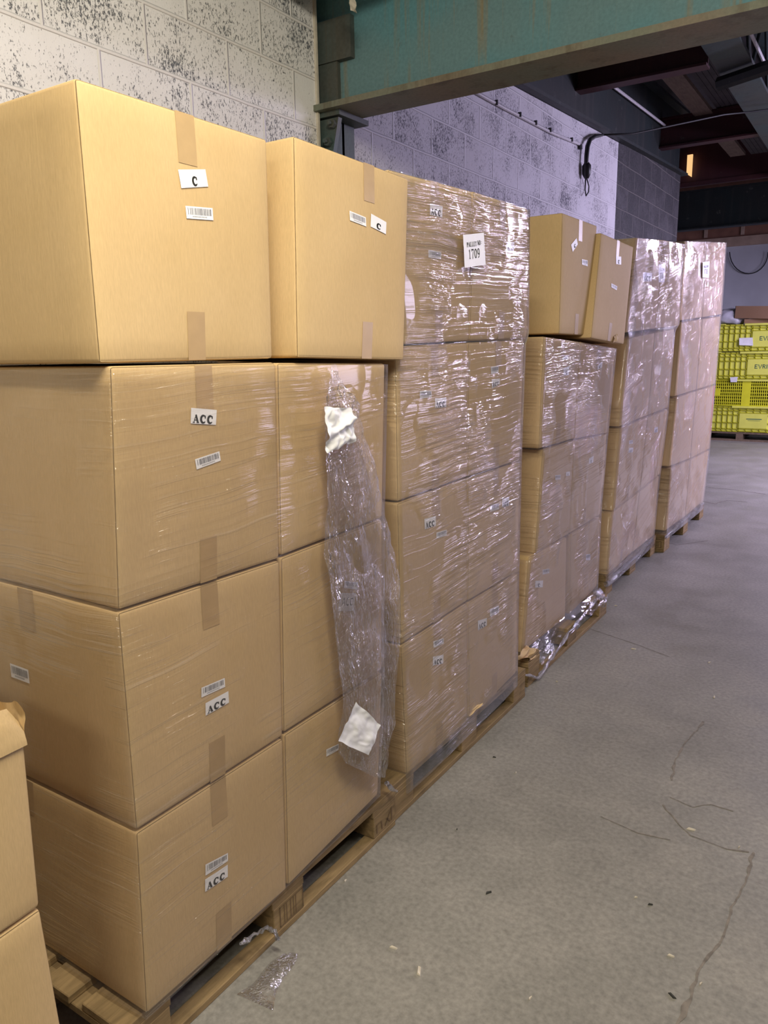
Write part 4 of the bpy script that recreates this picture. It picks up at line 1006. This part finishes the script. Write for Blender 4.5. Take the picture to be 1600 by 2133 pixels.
# ------------------------------------------------------------------ floor marks and litter
def crack(px, wd, seed):
    pts = [onz(x, y, .0012) for x, y in px]; fine_ = []
    for i in range(len(pts) - 1):
        for s_ in range(14):
            p = pts[i].lerp(pts[i + 1], s_ / 14); p.x += .02 * noise.noise(Vector((p.y * 5, seed, 0))) + .008 * noise.noise(Vector((p.y * 30, seed, 0))); fine_.append(p)
    vs = []; fs = []
    for i, p in enumerate(fine_):
        d_ = (fine_[min(i + 1, len(fine_) - 1)] - fine_[max(i - 1, 0)]).normalized(); nrm = Vector((-d_.y, d_.x, 0))
        ww = wd * (.35 + 1.1 * abs(noise.noise(Vector((p.y * 14, p.x * 9, seed)))))
        vs += [p + nrm * ww, p - nrm * ww]
        if i: k = 2 * i; fs.append((k - 2, k - 1, k + 1, k))
    return vs, fs
vs, fs = [], []
for px, wd, sd in ([(1410, 2133), (1455, 2040), (1500, 1960), (1530, 1880), (1560, 1820), (1565, 1770)], .007, 1), ([(1400, 1625), (1402, 1590), (1430, 1545), (1470, 1500)], .006, 2), \
    ([(1395, 1660), (1440, 1680), (1480, 1675), (1530, 1690)], .004, 3), ([(1230, 1310), (1320, 1340), (1400, 1370)], .003, 4), ([(1380, 1675), (1440, 1740), (1520, 1770), (1565, 1775)], .004, 5), \
    ([(1475, 1015), (1530, 1020), (1600, 1030)], .012, 6), ([(1472, 1045), (1490, 1050), (1515, 1042), (1560, 1046)], .012, 7), ([(1250, 1700), (1330, 1735), (1400, 1750)], .003, 8), ([(1385, 1128), (1410, 1135), (1480, 1125)], .006, 9):
    a, b_ = crack(px, wd, sd); k = len(vs); vs += a; fs += [tuple(i + k for i in f) for f in b_]
struct('floor_cracks', vs, fs, M_STAIN)
litter = [(1018, 1860, .012, 0), (1355, 1885, .008, 0), (873, 2023, .018, 1), (1440, 1728, .016, 1), (1488, 1452, .014, 1), (1478, 1380, .012, 1), (1320, 1352, .014, 1), (720, 1835, .007, 1), (1398, 1992, .010, 1), (1105, 2080, .008, 1), (820, 1975, .012, 1), (1030, 1578, .007, 0), (1540, 1765, .006, 1), (1400, 2075, .012, 0), (1283, 1262, .010, 1), (1325, 1870, .006, 1), (952, 1728, .005, 0), (1160, 1420, .006, 1), (1075, 1610, .006, 1), (1460, 2050, .007, 1)]
M_CHIP = plain('pale_chip', (.62, .56, .46), .7); M_DCHIP = plain('dark_chip', (.04, .04, .035), .8)
for k, (x, y, s_, pale) in enumerate(litter):
    p = onz(x, y, 0); a = random.uniform(0, PI); mt = Matrix.Translation(p + Vector((0, 0, .0005))) @ Matrix.Rotation(a, 4, 'Z')
    m = MB().hexa([mt @ Vector(v) for v in ((-s_, -s_ * .25, 0), (s_ * .7, -s_ * .3, 0), (s_, s_ * .2, 0), (-s_ * .6, s_ * .3, 0), (-s_ * .9, -s_ * .2, .003), (s_ * .6, -s_ * .2, .004), (s_ * .8, s_ * .15, .003), (-s_ * .5, s_ * .2, .005))])
    o = mesh('floor_chip', m.v, m.f, M_CHIP if pale else M_DCHIP, base=p)
    tag(o, 'tiny pale splinter lying on the concrete floor' if pale else 'tiny dark crumb lying on the concrete floor', 'litter', 'pale splinters on the floor' if pale else 'dark crumbs on the floor')
